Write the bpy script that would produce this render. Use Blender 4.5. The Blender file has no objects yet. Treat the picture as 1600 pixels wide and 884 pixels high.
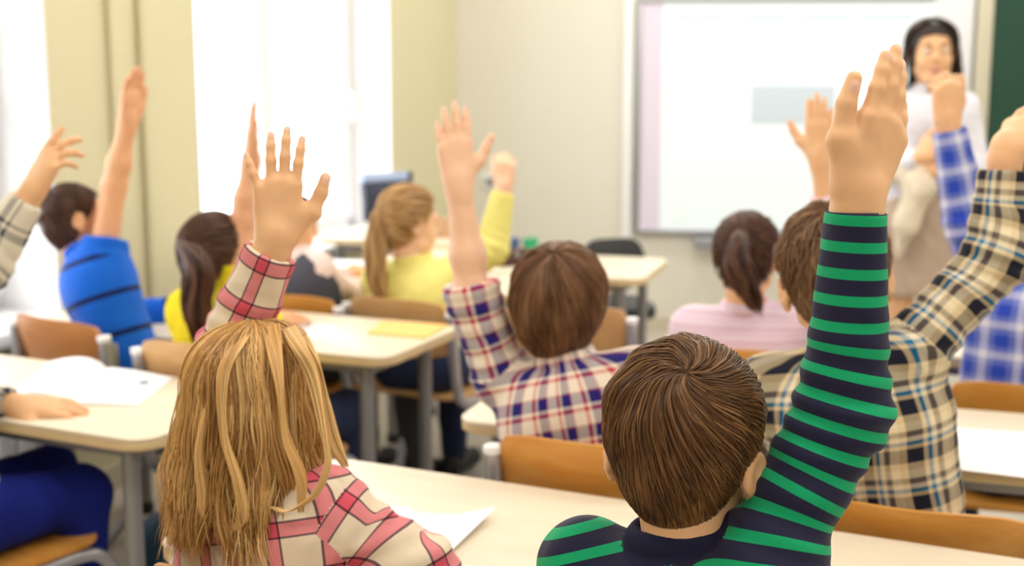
import bpy, bmesh, math, random
import numpy as np
from mathutils import Vector, Matrix
random.seed(7); RNG = np.random.default_rng(7)
scene = bpy.context.scene
COL = scene.collection
PI = math.pi

# ------------------------------------------------------------------ camera
FPX, EYE = 2000.0, 1.394
PITCH = math.atan(334.0 / 2000.0)
cam_d = bpy.data.cameras.new('camera'); cam = bpy.data.objects.new('camera', cam_d); COL.objects.link(cam)
cam_d.sensor_width = 36.0; cam_d.lens = 36.0 * FPX / 1600.0
cam.location = (0, 0, EYE); cam.rotation_euler = (PI / 2 - PITCH, 0, 0)
cam_d.clip_start = 0.05; cam_d.clip_end = 200
cam_d.dof.use_dof = True; cam_d.dof.focus_distance = 1.42; cam_d.dof.aperture_fstop = 3.7
scene.camera = cam

# ------------------------------------------------------------------ world, exposure
w = bpy.data.worlds.new('overcast'); scene.world = w; w.use_nodes = True
bg = w.node_tree.nodes['Background']; bg.inputs[0].default_value = (0.90, 0.95, 1.0, 1); bg.inputs[1].default_value = 5.0
vs = scene.view_settings
vs.view_transform = 'Standard'; vs.look = 'None'; vs.gamma = 1.0; vs.exposure = 0.26
vs.use_curve_mapping = False
LAMP_W = 10.0          # watts of each added ceiling lamp

# ------------------------------------------------------------------ picture -> place
CP, SP = math.cos(PITCH), math.sin(PITCH)
def ray(px, py):
    a = (px - 800.0) / FPX; b = (442.0 - py) / FPX
    return np.array([a, CP + b * SP, -SP + b * CP])
def at(px, py, Y):
    v = ray(px, py); return np.array([0, 0, EYE]) + v * (Y / v[1])
def atz(px, py, z):
    v = ray(px, py); return np.array([0, 0, EYE]) + v * ((z - EYE) / v[2])
def V(*a): return np.array(a, float)
def nrm(v): v = np.asarray(v, float); return v / (np.linalg.norm(v) + 1e-12)

# ------------------------------------------------------------------ materials
def srgb(c):
    if isinstance(c, str): c = tuple(int(c[i:i + 2], 16) for i in (0, 2, 4))
    return tuple(((x / 255.0) / 12.92 if x / 255.0 <= 0.04045 else ((x / 255.0 + 0.055) / 1.055) ** 2.4) for x in c) + (1.0,)
class NT:
    def __init__(s, name):
        s.m = bpy.data.materials.new(name); s.m.use_nodes = True; s.t = s.m.node_tree
        s.p = s.t.nodes['Principled BSDF']
    def n(s, typ, **kw):
        o = s.t.nodes.new(typ)
        for k, v in kw.items():
            if k == 'i':
                for kk, vv in v.items(): o.inputs[kk].default_value = vv
            else: setattr(o, k, v)
        return o
    def l(s, a, b): s.t.links.new(a, b)
    def math(s, op, a, b=None):
        o = s.n('ShaderNodeMath', operation=op)
        for k, x in enumerate((a, b)):
            if x is None: continue
            if isinstance(x, (int, float)): o.inputs[k].default_value = x
            else: s.l(x, o.inputs[k])
        return o.outputs[0]
    def mix(s, f, a, b, mode='MIX'):
        o = s.n('ShaderNodeMix', data_type='RGBA', blend_type=mode)
        for k, x in ((0, f), (6, a), (7, b)):
            if isinstance(x, (int, float, tuple)): o.inputs[k].default_value = x
            else: s.l(x, o.inputs[k])
        return o.outputs[2]
    def bump(s, h, strength=0.2, dist=0.002):
        b = s.n('ShaderNodeBump', i={'Strength': strength, 'Distance': dist}); s.l(h, b.inputs['Height']); s.l(b.outputs[0], s.p.inputs['Normal'])
def mat(name, col, rough=0.5, metal=0.0, var=0.06, scale=30.0, bump=0.0, spec=0.5, coat=0.0, sss=0.0):
    k = NT(name); c = srgb(col)
    k.p.inputs['Roughness'].default_value = rough; k.p.inputs['Metallic'].default_value = metal
    k.p.inputs['Specular IOR Level'].default_value = spec; k.p.inputs['Coat Weight'].default_value = coat
    tc = k.n('ShaderNodeTexCoord'); nz = k.n('ShaderNodeTexNoise', i={'Scale': scale, 'Detail': 4.0}); k.l(tc.outputs['Object'], nz.inputs['Vector'])
    lo = tuple(x * (1 - var) for x in c[:3]) + (1,); hi = tuple(min(1, x * (1 + var)) for x in c[:3]) + (1,)
    k.l(k.mix(nz.outputs[0], lo, hi), k.p.inputs['Base Color'])
    if bump: k.bump(nz.outputs[0], bump)
    if sss:
        k.p.inputs['Subsurface Weight'].default_value = sss; k.p.inputs['Subsurface Radius'].default_value = (1.0, 0.35, 0.2); k.p.inputs['Subsurface Scale'].default_value = 0.008
    return k.m
def wood(name, c1, c2, scale=6.0, rough=0.35, axis=0, stretch=14.0):
    k = NT(name); tc = k.n('ShaderNodeTexCoord'); mp = k.n('ShaderNodeMapping')
    sc = [stretch] * 3; sc[axis] = 1.0; mp.inputs['Scale'].default_value = sc
    k.l(tc.outputs['Object'], mp.inputs[0])
    nz = k.n('ShaderNodeTexNoise', i={'Scale': scale, 'Detail': 6.0, 'Distortion': 0.6}); k.l(mp.outputs[0], nz.inputs['Vector'])
    r = k.n('ShaderNodeMapRange', i={1: 0.3, 2: 0.7}); k.l(nz.outputs[0], r.inputs[0])
    k.l(k.mix(r.outputs[0], srgb(c1), srgb(c2)), k.p.inputs['Base Color']); k.p.inputs['Roughness'].default_value = rough
    return k.m
def emit(name, col, strength):
    k = NT(name); c = srgb(col); k.p.inputs['Base Color'].default_value = c; k.p.inputs['Emission Color'].default_value = c; k.p.inputs['Emission Strength'].default_value = strength
    return k.m
def uvcoord(k, P):
    uv = k.n('ShaderNodeUVMap', uv_map='cloth'); sx = k.n('ShaderNodeSeparateXYZ'); k.l(uv.outputs[0], sx.inputs[0])
    return [k.math('FRACT', k.math('DIVIDE', sx.outputs[i], p)) for i, p in enumerate((P if isinstance(P, tuple) else (P, P)))]
def bandramp(k, fac, bands):
    r = k.n('ShaderNodeValToRGB'); cr = r.color_ramp; cr.interpolation = 'CONSTANT'
    cr.elements[0].position = 0; cr.elements[0].color = srgb(bands[0][1]); cr.elements[1].position = bands[1][0]; cr.elements[1].color = srgb(bands[1][1])
    for p, c in bands[2:]:
        e = cr.elements.new(p); e.color = srgb(c)
    k.l(fac, r.inputs[0]); return r.outputs[0]
def weave(k, amt=0.25):
    tc = k.n('ShaderNodeTexCoord'); nz = k.n('ShaderNodeTexNoise', i={'Scale': 420.0, 'Detail': 2.0}); k.l(tc.outputs['Object'], nz.inputs['Vector'])
    k.bump(nz.outputs[0], amt, 0.001); k.p.inputs['Roughness'].default_value = 0.85; k.p.inputs['Specular IOR Level'].default_value = 0.2
    k.p.inputs['Sheen Weight'].default_value = 0.1
def stripes(name, P, bands):
    k = NT(name); u, v = uvcoord(k, P); k.l(bandramp(k, u, bands), k.p.inputs['Base Color']); weave(k); return k.m
def plaid(name, P, ub, vb, f=0.5, mode='MIX'):
    k = NT(name); u, v = uvcoord(k, P)
    k.l(k.mix(f, bandramp(k, u, ub), bandramp(k, v, vb), mode), k.p.inputs['Base Color']); weave(k); return k.m
def hairmat(name, dark, mid, light, rough=0.42):
    k = NT(name); a = k.n('ShaderNodeAttribute', attribute_name='tint'); r = k.n('ShaderNodeValToRGB'); cr = r.color_ramp
    cr.elements[0].color = srgb(dark); cr.elements[1].color = srgb(light); e = cr.elements.new(0.5); e.color = srgb(mid)
    k.l(a.outputs['Fac'], r.inputs[0]); k.l(r.outputs[0], k.p.inputs['Base Color'])
    k.p.inputs['Roughness'].default_value = rough; k.p.inputs['Specular IOR Level'].default_value = 0.45
    return k.m

# ------------------------------------------------------------------ objects
def tag(o, label=None, cat=None, group=None, kind=None):
    if label: o['label'] = label
    if cat: o['category'] = cat
    if group: o['group'] = group
    if kind: o['kind'] = kind
    return o
def empty(name, loc=(0, 0, 0), rz=0.0):
    o = bpy.data.objects.new(name, None); o.empty_display_size = 0.1; COL.objects.link(o); o.location = loc; o.rotation_euler = (0, 0, rz); return o
def meshobj(name, verts, faces, mats, parent=None, smooth=True, loc=None, mi=None):
    me = bpy.data.meshes.new(name)
    verts = np.asarray(verts, np.float32)
    if isinstance(faces, np.ndarray):
        n, kk = faces.shape
        me.vertices.add(len(verts)); me.vertices.foreach_set('co', verts.ravel())
        me.loops.add(n * kk); me.loops.foreach_set('vertex_index', faces.astype(np.int32).ravel())
        me.polygons.add(n); me.polygons.foreach_set('loop_start', (np.arange(n) * kk).astype(np.int32))
        me.polygons.foreach_set('loop_total', np.full(n, kk, np.int32))
        me.update(calc_edges=True)
    else:
        me.from_pydata([tuple(v) for v in verts], [], faces); me.update()
    for m in (mats if isinstance(mats, (list, tuple)) else [mats]): me.materials.append(m)
    if mi is not None: me.polygons.foreach_set('material_index', np.asarray(mi, np.int32))
    if smooth: me.polygons.foreach_set('use_smooth', np.ones(len(me.polygons), bool))
    o = bpy.data.objects.new(name, me); COL.objects.link(o)
    if parent is not None: o.parent = parent
    if loc is not None: o.location = loc
    return o
def bmobj(name, bm, m, parent=None, smooth=False, loc=None):
    me = bpy.data.meshes.new(name); bmesh.ops.recalc_face_normals(bm, faces=bm.faces[:]); bm.to_mesh(me); bm.free()
    for x in (m if isinstance(m, (list, tuple)) else [m]): me.materials.append(x)
    if smooth:
        me.polygons.foreach_set('use_smooth', np.ones(len(me.polygons), bool))
    o = bpy.data.objects.new(name, me); COL.objects.link(o)
    if smooth: me.set_sharp_from_angle(angle=math.radians(40))
    if parent is not None: o.parent = parent
    if loc is not None: o.location = loc
    return o
def box_bm(bm, x0, x1, y0, y1, z0, z1, bev=0.0):
    r = bmesh.ops.create_cube(bm, size=1.0); vv = r['verts']
    bmesh.ops.scale(bm, vec=(x1 - x0, y1 - y0, z1 - z0), verts=vv); bmesh.ops.translate(bm, vec=((x0 + x1) / 2, (y0 + y1) / 2, (z0 + z1) / 2), verts=vv)
    if bev:
        es = list({e for v in vv for e in v.link_edges}); bmesh.ops.bevel(bm, geom=es, offset=bev, segments=2, affect='EDGES', profile=0.5)
def box(name, x0, x1, y0, y1, z0, z1, m, parent=None, bev=0.0, loc=None):
    bm = bmesh.new(); box_bm(bm, x0, x1, y0, y1, z0, z1, bev); return bmobj(name, bm, m, parent, bev > 0, loc)
def smooth_path(pts, n=6):
    pts = np.asarray(pts, float); P = np.vstack([2 * pts[0] - pts[1], pts, 2 * pts[-1] - pts[-2]]); out = []
    for i in range(1, len(P) - 2):
        for t in np.linspace(0, 1, n, endpoint=False):
            a, b, c, d = P[i - 1:i + 3]
            out.append(0.5 * (2 * b + (c - a) * t + (2 * a - 5 * b + 4 * c - d) * t * t + (3 * b - a - 3 * c + d) * t ** 3))
    out.append(pts[-1]); return np.array(out)
def tube_data(path, r, sides=10, flat=1.0):
    path = np.asarray(path, float); n = len(path); T = np.gradient(path, axis=0); T /= np.linalg.norm(T, axis=1)[:, None] + 1e-9
    ref = V(1, 0, 0) if abs(T[0][0]) < 0.8 else V(0, 1, 0); vs_, fs = [], []
    N = nrm(np.cross(T[0], ref))
    rr = np.broadcast_to(np.asarray(r, float), (n,))
    for i in range(n):
        N = nrm(N - T[i] * np.dot(N, T[i])); B = np.cross(T[i], N)
        for k in range(sides):
            a = 2 * PI * k / sides; vs_.append(path[i] + rr[i] * (math.cos(a) * N + flat * math.sin(a) * B))
    for i in range(n - 1):
        for k in range(sides):
            k2 = (k + 1) % sides; fs.append([i * sides + k, i * sides + k2, (i + 1) * sides + k2, (i + 1) * sides + k])
    fs.append(list(range(sides))[::-1]); fs.append([(n - 1) * sides + k for k in range(sides)])
    return vs_, fs
def tube(name, path, r, m, parent=None, sides=10, sm=0, flat=1.0):
    if sm: path = smooth_path(path, sm)
    v, f = tube_data(path, r, sides, flat); o = meshobj(name, v, f, m, parent, True); o.data.set_sharp_from_angle(angle=math.radians(50)); return o
def rplate_bm(w_, d_, z0, z1, r, seg=6, bev=0.004):
    bm = bmesh.new(); pts = []
    for cx, cy, a0 in ((w_ / 2 - r, d_ / 2 - r, 0), (-w_ / 2 + r, d_ / 2 - r, PI / 2), (-w_ / 2 + r, -d_ / 2 + r, PI), (w_ / 2 - r, -d_ / 2 + r, 1.5 * PI)):
        for k in range(seg + 1):
            a = a0 + PI / 2 * k / seg; pts.append((cx + r * math.cos(a), cy + r * math.sin(a)))
    lo = [bm.verts.new((x, y, z0)) for x, y in pts]; hi = [bm.verts.new((x, y, z1)) for x, y in pts]
    bm.faces.new(lo[::-1]); bm.faces.new(hi); n = len(pts)
    for i in range(n): bm.faces.new((lo[i], lo[(i + 1) % n], hi[(i + 1) % n], hi[i]))
    if bev:
        es = [e for e in bm.edges if abs(e.verts[0].co.z - e.verts[1].co.z) < 1e-6]
        bmesh.ops.bevel(bm, geom=es, offset=bev, segments=2, affect='EDGES', profile=0.5)
    return bm
def rplate(name, w_, d_, z0, z1, r, m, parent=None, bev=0.004, loc=None):
    return bmobj(name, rplate_bm(w_, d_, z0, z1, r, bev=bev), m, parent, True, loc)
def copy_tree(o, parent=None):
    c = o.copy(); COL.objects.link(c)
    if parent is not None: c.parent = parent
    for ch in list(o.children): copy_tree(ch, c)
    return c

M = {}
M['wall_y'] = mat('yellow wall paint', (216, 209, 176), 0.85, var=0.02, scale=3, spec=0.2)
M['wall_c'] = mat('cream wall paint', (222, 218, 205), 0.8, var=0.02, scale=3, spec=0.2)
M['white_p'] = mat('white painted wood', (244, 244, 246), 0.5, var=0.01)
M['ceil'] = mat('ceiling white', (240, 238, 232), 0.9, var=0.01)
M['floor'] = mat('grey beige linoleum', (190, 182, 170), 0.45, var=0.12, scale=8)
M['desk'] = wood('pale birch laminate', (238, 225, 203), (232, 217, 192), 3.0, 0.38, 0, 10)
M['edge'] = mat('desk edge band', (222, 196, 150), 0.5, var=0.08)
M['steel'] = mat('grey painted steel', (150, 148, 148), 0.38, 0.35, var=0.03)
M['steel_l'] = mat('light steel', (190, 190, 198), 0.3, 0.6, var=0.03)
M['ply'] = wood('honey plywood', (222, 160, 76), (210, 142, 60), 4.0, 0.35, 0, 9)
M['ply_l'] = wood('pale beech plywood', (222, 178, 122), (208, 160, 104), 4.0, 0.4, 0, 9)
M['ply_d'] = wood('brown plywood', (196, 134, 78), (180, 116, 62), 4.0, 0.4, 0, 9)
M['black'] = mat('black plastic', (34, 34, 38), 0.45)
M['rubber'] = mat('dark rubber', (50, 50, 52), 0.8)
M['paper'] = mat('white paper', (250, 250, 252), 0.8, var=0.005, spec=0.2)
M['green'] = mat('green chalkboard', (12, 62, 44), 0.6, var=0.10, scale=2.5)
M['alu'] = mat('aluminium trim', (176, 178, 184), 0.35, 0.7, var=0.02)
M['beige_t'] = mat('beige board trim', (200, 192, 170), 0.5)
# ------------------------------------------------------------------ the room
H_CEIL = 3.0
box('floor', -4.3, 4.0, -2.8, 7.4, -0.1, 0.0, M['floor'])['kind'] = 'structure'
box('ceiling', -4.3, 4.0, -2.8, 7.4, H_CEIL, H_CEIL + 0.1, M['ceil'])['kind'] = 'structure'
CX, CY = -0.293, 6.9
LW = math.atan2(-0.934, -0.358)
WIN = [(0.80, 2.38), (3.15, 4.70)]; SILL, WTOP = 0.62, 2.62
bm = bmesh.new()
for a, b in ((-0.3, 0.80), (2.38, 3.15), (4.70, 10.2)): box_bm(bm, a, b, -0.30, 0, 0, H_CEIL)
for a, b in WIN:
    box_bm(bm, a, b, -0.30, 0, 0, SILL); box_bm(bm, a, b, -0.30, 0, WTOP, H_CEIL)
wl = bmobj('wall_left', bm, M['wall_y'], loc=(CX, CY, 0)); wl.rotation_euler = (0, 0, LW); wl['kind'] = 'structure'
wf = box('wall_front', -0.25, 4.3, 0, 0.2, 0, H_CEIL, M['wall_c'], loc=(CX, CY, 0)); wf.rotation_euler = (0, 0, math.radians(-7)); wf['kind'] = 'structure'
box('wall_right', 3.75, 3.95, -2.8, 6.9, 0, H_CEIL, M['wall_c'])['kind'] = 'structure'
box('wall_back', -4.2, 3.95, -2.75, -2.55, 0, H_CEIL, M['wall_c'])['kind'] = 'structure'
def lwall(x, y=0.0, z=0.0):
    c, s = math.cos(LW), math.sin(LW); return V(CX + c * x - s * y, CY + s * x + c * y, z)
def fwall(x, y=0.0, z=0.0):
    c, s = math.cos(math.radians(-7)), math.sin(math.radians(-7)); return V(CX + c * x - s * y, CY + s * x + c * y, z)
k = NT('window glass'); tr = k.n('ShaderNodeBsdfTransparent'); gl = k.n('ShaderNodeBsdfGlossy', i={'Roughness': 0.02}); mx = k.n('ShaderNodeMixShader', i={0: 0.05})
k.l(tr.outputs[0], mx.inputs[1]); k.l(gl.outputs[0], mx.inputs[2]); k.l(mx.outputs[0], k.t.nodes['Material Output'].inputs[0]); M['glass'] = k.m
for i, (a, b) in enumerate(WIN):
    e = empty('window_%d' % (i + 1), lwall(0, 0, 0), LW); e['kind'] = 'structure'
    yb = -0.235; f = 0.07; mid = (a + b) / 2
    bm = bmesh.new()
    for q in ((a, a + f, SILL, WTOP), (b - f, b, SILL, WTOP), (a, b, SILL, SILL + f), (a, b, WTOP - f, WTOP)): box_bm(bm, q[0], q[1], yb - 0.03, yb + 0.03, q[2], q[3], 0.006)
    bmobj('window_frame', bm, M['white_p'], e)
    for (x0, x1) in ((a + f, mid), (mid, b - f)):
        bm = bmesh.new(); g = 0.05
        for q in ((x0, x0 + g, SILL + f, WTOP - f), (x1 - g, x1, SILL + f, WTOP - f), (x0 + g, x1 - g, SILL + f, SILL + f + g), (x0 + g, x1 - g, WTOP - f - g, WTOP - f)): box_bm(bm, q[0], q[1], yb - 0.02, yb + 0.045, q[2], q[3], 0.005)
        s_ = bmobj('sash', bm, M['white_p'], e)
        box('pane', x0 + g, x1 - g, yb, yb + 0.006, SILL + f + g, WTOP - f - g, M['glass'], s_)
    hd = box('window_handle', a + f + 0.012, a + f + 0.036, yb + 0.045, yb + 0.055, 1.24, 1.32, M['white_p'], e, 0.003)
    tube('lever', [(a + f + 0.024, yb + 0.05, 1.28), (a + f + 0.024, yb + 0.085, 1.28), (a + f + 0.024, yb + 0.085, 1.15)], 0.010, M['white_p'], hd, 8)
    box('jamb_lining', a + 0.0, a + 0.012, yb + 0.03, 0.004, SILL, WTOP, M['white_p'], e)
    box('jamb_lining', b - 0.012, b, yb + 0.03, 0.004, SILL, WTOP, M['white_p'], e)
    box('window_sill', a - 0.03, b + 0.03, yb + 0.02, 0.09, SILL - 0.02, SILL + 0.022, M['white_p'], e, 0.006)
# heating pipes painted like the wall
for n_, (x, r) in enumerate(((2.70, 0.015), (2.86, 0.011))):
    o = tube('trim_%d' % (n_ + 1), [lwall(x, 0.020, 0.0), lwall(x, 0.020, 1.5), lwall(x, 0.020, H_CEIL)], r, M['wall_y'], None, 12); o['kind'] = 'structure'
# radiator under the near window
rd = empty('radiator', lwall(3.93, 0, 0), LW); tag(rd, 'white ribbed radiator under the window at the left edge', 'radiator')
for j in range(14):
    box('rib', -0.60 + j * 0.086, -0.60 + j * 0.086 + 0.07, 0.03, 0.12, 0.12, 0.56, M['white_p'], rd, 0.015)
box('pipe_rail', -0.61, 0.60, 0.06, 0.09, 0.15, 0.18, M['white_p'], rd)
for n_, (p0, p1) in enumerate(((lwall(0, 0.008), lwall(3.1, 0.008)),)):
    b_ = box('baseboard_left', 0, 9.9, 0, 0.016, 0, 0.08, M['beige_t'], loc=lwall(0, 0, 0)); b_.rotation_euler = (0, 0, LW); b_['kind'] = 'structure'
b_ = box('baseboard_front', 0, 4.0, -0.016, 0, 0, 0.08, M['beige_t'], loc=fwall(0, 0, 0)); b_.rotation_euler = (0, 0, math.radians(-7)); b_['kind'] = 'structure'

# ------------------------------------------------------------------ boards on the front wall
FR = math.radians(-7)
wb = empty('whiteboard', fwall(0, 0, 0), FR); tag(wb, 'large white projection board with grey frame on the front wall', 'whiteboard')
M['screen'] = emit('lit projection', (226, 236, 240), 0.16); M['screen_l'] = emit('lavender screen margin', (216, 206, 222), 0.08); M['screen_g'] = emit('pale grey projected block', (196, 208, 218), 0.10)
X0, X1, Z0, Z1 = 0.955, 2.44, 0.535, 1.755
box('screen', X0 + 0.022, X1, -0.035, -0.012, Z0 + 0.022, Z1 - 0.022, M['screen'], wb)
box('margin_strip', X0 + 0.022, X0 + 0.13, -0.037, -0.035, Z0 + 0.022, Z1 - 0.022, M['screen_l'], wb)
pb = [fwall(s, 0, 0) for s in (0, 1)]
box('projected_block', 1.545, 1.965, -0.0372, -0.035, 1.115, 1.31, M['screen_g'], wb)
for j in range(4): box('projected_line', 1.15 + j * 0.31, 1.40 + j * 0.31, -0.0368, -0.035, 1.640, 1.668, M['screen_g'], wb)
for q in ((X0, X0 + 0.022, Z0, Z1), (X0, X1, Z0, Z0 + 0.022), (X0, X1, Z1 - 0.022, Z1)): box('frame_rail', q[0], q[1], -0.05, -0.002, q[2], q[3], M['alu'], wb, 0.003)
box('side_panel', X1, X1 + 0.19, -0.05, -0.002, Z0, Z1 + 0.3, mat('grey white panel', (222, 222, 226), 0.5), wb, 0.004)
box('pen_tray', 1.27, 2.1, -0.11, -0.002, Z0 - 0.07, Z0 - 0.01, M['alu'], wb, 0.006)
gb = empty('chalkboard', fwall(0, 0, 0), FR); tag(gb, 'dark green chalkboard with beige frame at the right edge', 'chalkboard')
box('board_surface', 2.72, 4.0, -0.05, -0.01, 0.50, 2.3, M['green'], gb)
for q in ((2.645, 2.72, 0.45, 2.35), (2.72, 4.0, 0.45, 0.50), (2.72, 4.0, 2.30, 2.35)): box('frame_rail', q[0], q[1], -0.065, -0.005, q[2], q[3], M['beige_t'], gb, 0.004)
box('chalk_ledge', 2.72, 4.0, -0.14, -0.065, 0.45, 0.475, M['beige_t'], gb, 0.004)
cd = box('trim_3', 0.885, 0.935, -0.03, -0.001, 0.0, H_CEIL, M['white_p'], loc=fwall(0, 0, 0), bev=0.004); cd.rotation_euler = (0, 0, FR); cd['kind'] = 'structure'
so = empty('wall_socket', fwall(0.18, 0, 0.80), FR); tag(so, 'small white socket with grey cover on the front wall', 'socket')
box('plate', -0.04, 0.04, -0.012, 0.0, -0.04, 0.04, M['white_p'], so, 0.004); box('cover', -0.022, 0.022, -0.02, -0.012, -0.022, 0.022, M['steel'], so, 0.003)

# ------------------------------------------------------------------ unseen ceiling lamps, added to light the class from above
M['diffuser'] = emit('added lamp diffuser', (255, 246, 230), 5.0)
NL = 0
for (x, y) in [(-1.6, -1.2), (0.6, -1.2), (2.6, -1.2), (-1.3, 1.4), (0.7, 1.4), (2.7, 1.4), (-0.6, 3.9), (1.1, 3.9), (2.8, 3.9), (0.6, 5.8), (2.3, 5.8)]:
    e = empty('added_ceiling_lamp', (x, y, H_CEIL)); tag(e, 'unseen white ceiling lamp added to light the class', 'lamp', 'added ceiling lamps')
    box('housing', -0.62, 0.62, -0.17, 0.17, -0.07, -0.002, M['white_p'], e, 0.01); box('diffuser', -0.58, 0.58, -0.13, 0.13, -0.082, -0.071, M['diffuser'], e)
    ld = bpy.data.lights.new('added_lamp_light', 'AREA'); ld.shape = 'RECTANGLE'; ld.size = 1.15; ld.size_y = 0.25; ld.energy = LAMP_W * 1.08; ld.color = (1.0, 0.985, 0.955)
    lo = bpy.data.objects.new('added_lamp_light', ld); COL.objects.link(lo); lo.location = (0, 0, -0.09); lo.parent = e

# ------------------------------------------------------------------ desks and chairs
def desk(cx, cy, yaw, w_, d_, label, z=0.68, legm='steel'):
    e = empty('school_desk', (cx, cy, 0), -math.radians(yaw)); tag(e, label, 'desk', 'school desks')
    rplate('tabletop', w_, d_, z - 0.006, z, 0.055, M['desk'], e, 0.002)
    rplate('edge_band', w_ - 0.002, d_ - 0.002, z - 0.026, z - 0.006, 0.054, M['edge'], e, 0.003)
    lx, ly = w_ / 2 - 0.09, d_ / 2 - 0.06
    for sx in (-1, 1):
        box('frame_rail', sx * lx - 0.015, sx * lx + 0.015, -ly, ly, z - 0.062, z - 0.0265, M[legm], e, 0.004)
        for sy in (-1, 1):
            l_ = tube('leg', [(sx * lx, sy * ly, 0.03), (sx * lx, sy * ly, 0.3), (sx * lx, sy * ly, z - 0.027)], 0.019, M[legm], e, 12)
            tube('foot_cap', [(sx * lx, sy * ly, 0.0), (sx * lx, sy * ly, 0.035)], 0.023, M['rubber'], l_, 12)
    for sy in (-1, 1): box('frame_rail', -lx, lx, sy * ly - 0.012, sy * ly + 0.012, z - 0.058, z - 0.0265, M[legm], e, 0.004)
    return e
def corner_desk(corner, sx, sy, yaw, w_, d_, label):
    a = math.radians(yaw); lat = V(math.cos(a), -math.sin(a)); dep = V(math.sin(a), math.cos(a))
    c = V(*corner) - sx * w_ / 2 * lat - sy * d_ / 2 * dep
    return desk(c[0], c[1], yaw, w_, d_, label)
corner_desk((-0.345, 2.310), -1, 1, 24.9, 1.30, 0.50, 'nearest birch desk between the blonde child and the striped child')
corner_desk((-0.715, 2.400), 1, -1, 25.3, 0.95, 0.45, 'birch desk at the left edge with an open notebook on it')
corner_desk((-0.315, 3.125), 1, -1, 23.0, 1.18, 0.45, 'birch desk holding an orange folder, in front of the child in yellow')
corner_desk((-0.120, 2.555), -1, -1, 18.5, 1.34, 0.43, 'birch desk at the right edge with a blank white sheet on it')
corner_desk((0.405, 3.360), -1, -1, 17.0, 1.30, 0.43, 'birch desk in front of the child in pale pink')
corner_desk((0.020, 4.030), 1, -1, 17.0, 1.10, 0.40, 'birch desk in front of the child in a grey vest')
corner_desk((0.450, 4.350), 1, -1, 17.0, 1.05, 0.52, 'front birch desk carrying a brown pencil box, below the white board')

def make_chair(x, y, yaw, label, wm='ply', top=0.76, metal='steel_l'):
    e = empty('school_chair', (x, y, 0), -math.radians(yaw)); tag(e, label, 'chair', 'school chairs')
    # seat: dished plywood
    bm = rplate_bm(0.38, 0.37, 0.405, 0.417, 0.06, bev=0.003); o = bmobj('seat', bm, M[wm], e, True, (0, 0.01, 0))
    # curved backrest with rounded corners
    hw, z0, z1, nx, nz, th = 0.178, top - 0.185, top, 16, 8, 0.009
    vs_, fs = [], []
    for side in (0, 1):
        for j in range(nz + 1):
            for i in range(nx + 1):
                u = -1 + 2 * i / nx; v = -1 + 2 * j / nz
                sq = (1 - 0.10 * abs(v) ** 5); x_ = u * hw * sq; zz = (z0 + z1) / 2 + v * (z1 - z0) / 2 * (1 - 0.16 * abs(u) ** 4)
                yy = -0.205 + 0.045 * u * u - 0.045 * (v * 0.5 + 0.5) + (0 if side else -th)
                vs_.append((x_, yy, zz))
    n1 = (nx + 1) * (nz + 1); W = nx + 1
    for j in range(nz):
        for i in range(nx):
            a = j * W + i; fs.append([a, a + 1, a + 1 + W, a + W]); fs.append([n1 + a, n1 + a + W, n1 + a + 1 + W, n1 + a + 1])
    rim = [i for i in range(nx + 1)] + [j * W + nx for j in range(1, nz + 1)] + [nz * W + i for i in range(nx - 1, -1, -1)] + [j * W for j in range(nz - 1, 0, -1)]
    for a, b in zip(rim, rim[1:] + rim[:1]): fs.append([b, a, n1 + a, n1 + b])
    br = meshobj('backrest', vs_, fs, M[wm], e, True); br.data.set_sharp_from_angle(angle=math.radians(50))
    for s in (-1, 1):
        pt = tube('back_post', [(s * 0.186, -0.205, top - 0.045), (s * 0.186, -0.195, 0.60), (s * 0.186, -0.175, 0.46), (s * 0.185, -0.13, 0.394), (s * 0.18, 0.0, 0.388), (s * 0.18, 0.12, 0.388)], 0.016, M[metal], e, 10, 5)
        tube('post_cap', [(s * 0.186, -0.2055, top - 0.048), (s * 0.186, -0.206, top - 0.035)], 0.0175, M['paper'], pt, 10)
        tube('leg', [(s * 0.18, 0.10, 0.388), (s * 0.185, 0.17, 0.375), (s * 0.19, 0.20, 0.30), (s * 0.19, 0.14, 0.10), (s * 0.19, 0.09, 0.03), (s * 0.19, 0.02, 0.018), (s * 0.19, -0.22, 0.018)], 0.0145, M[metal], e, 10, 5)
        box('bracket', s * 0.180 - 0.010, s * 0.180 + 0.010, -0.185, -0.165, top - 0.15, top - 0.06, M['steel'], e, 0.003)
    tube('cross_bar', [(-0.185, -0.05, 0.384), (0, -0.05, 0.384), (0.185, -0.05, 0.384)], 0.012, M[metal], e, 8)
    tube('cross_bar', [(-0.19, -0.20, 0.02), (0, -0.20, 0.02), (0.19, -0.20, 0.02)], 0.012, M[metal], e, 8)
    return e
def chair_at_back(bx, by, yaw, *a, **kw):      # (bx, by): middle of the top edge of the backrest
    r = math.radians(yaw); x, y = bx + 0.25 * math.sin(r), by + 0.25 * math.cos(r)
    make_chair(x, y, yaw, *a, **kw); return V(x, y)
CH = {}
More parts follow.
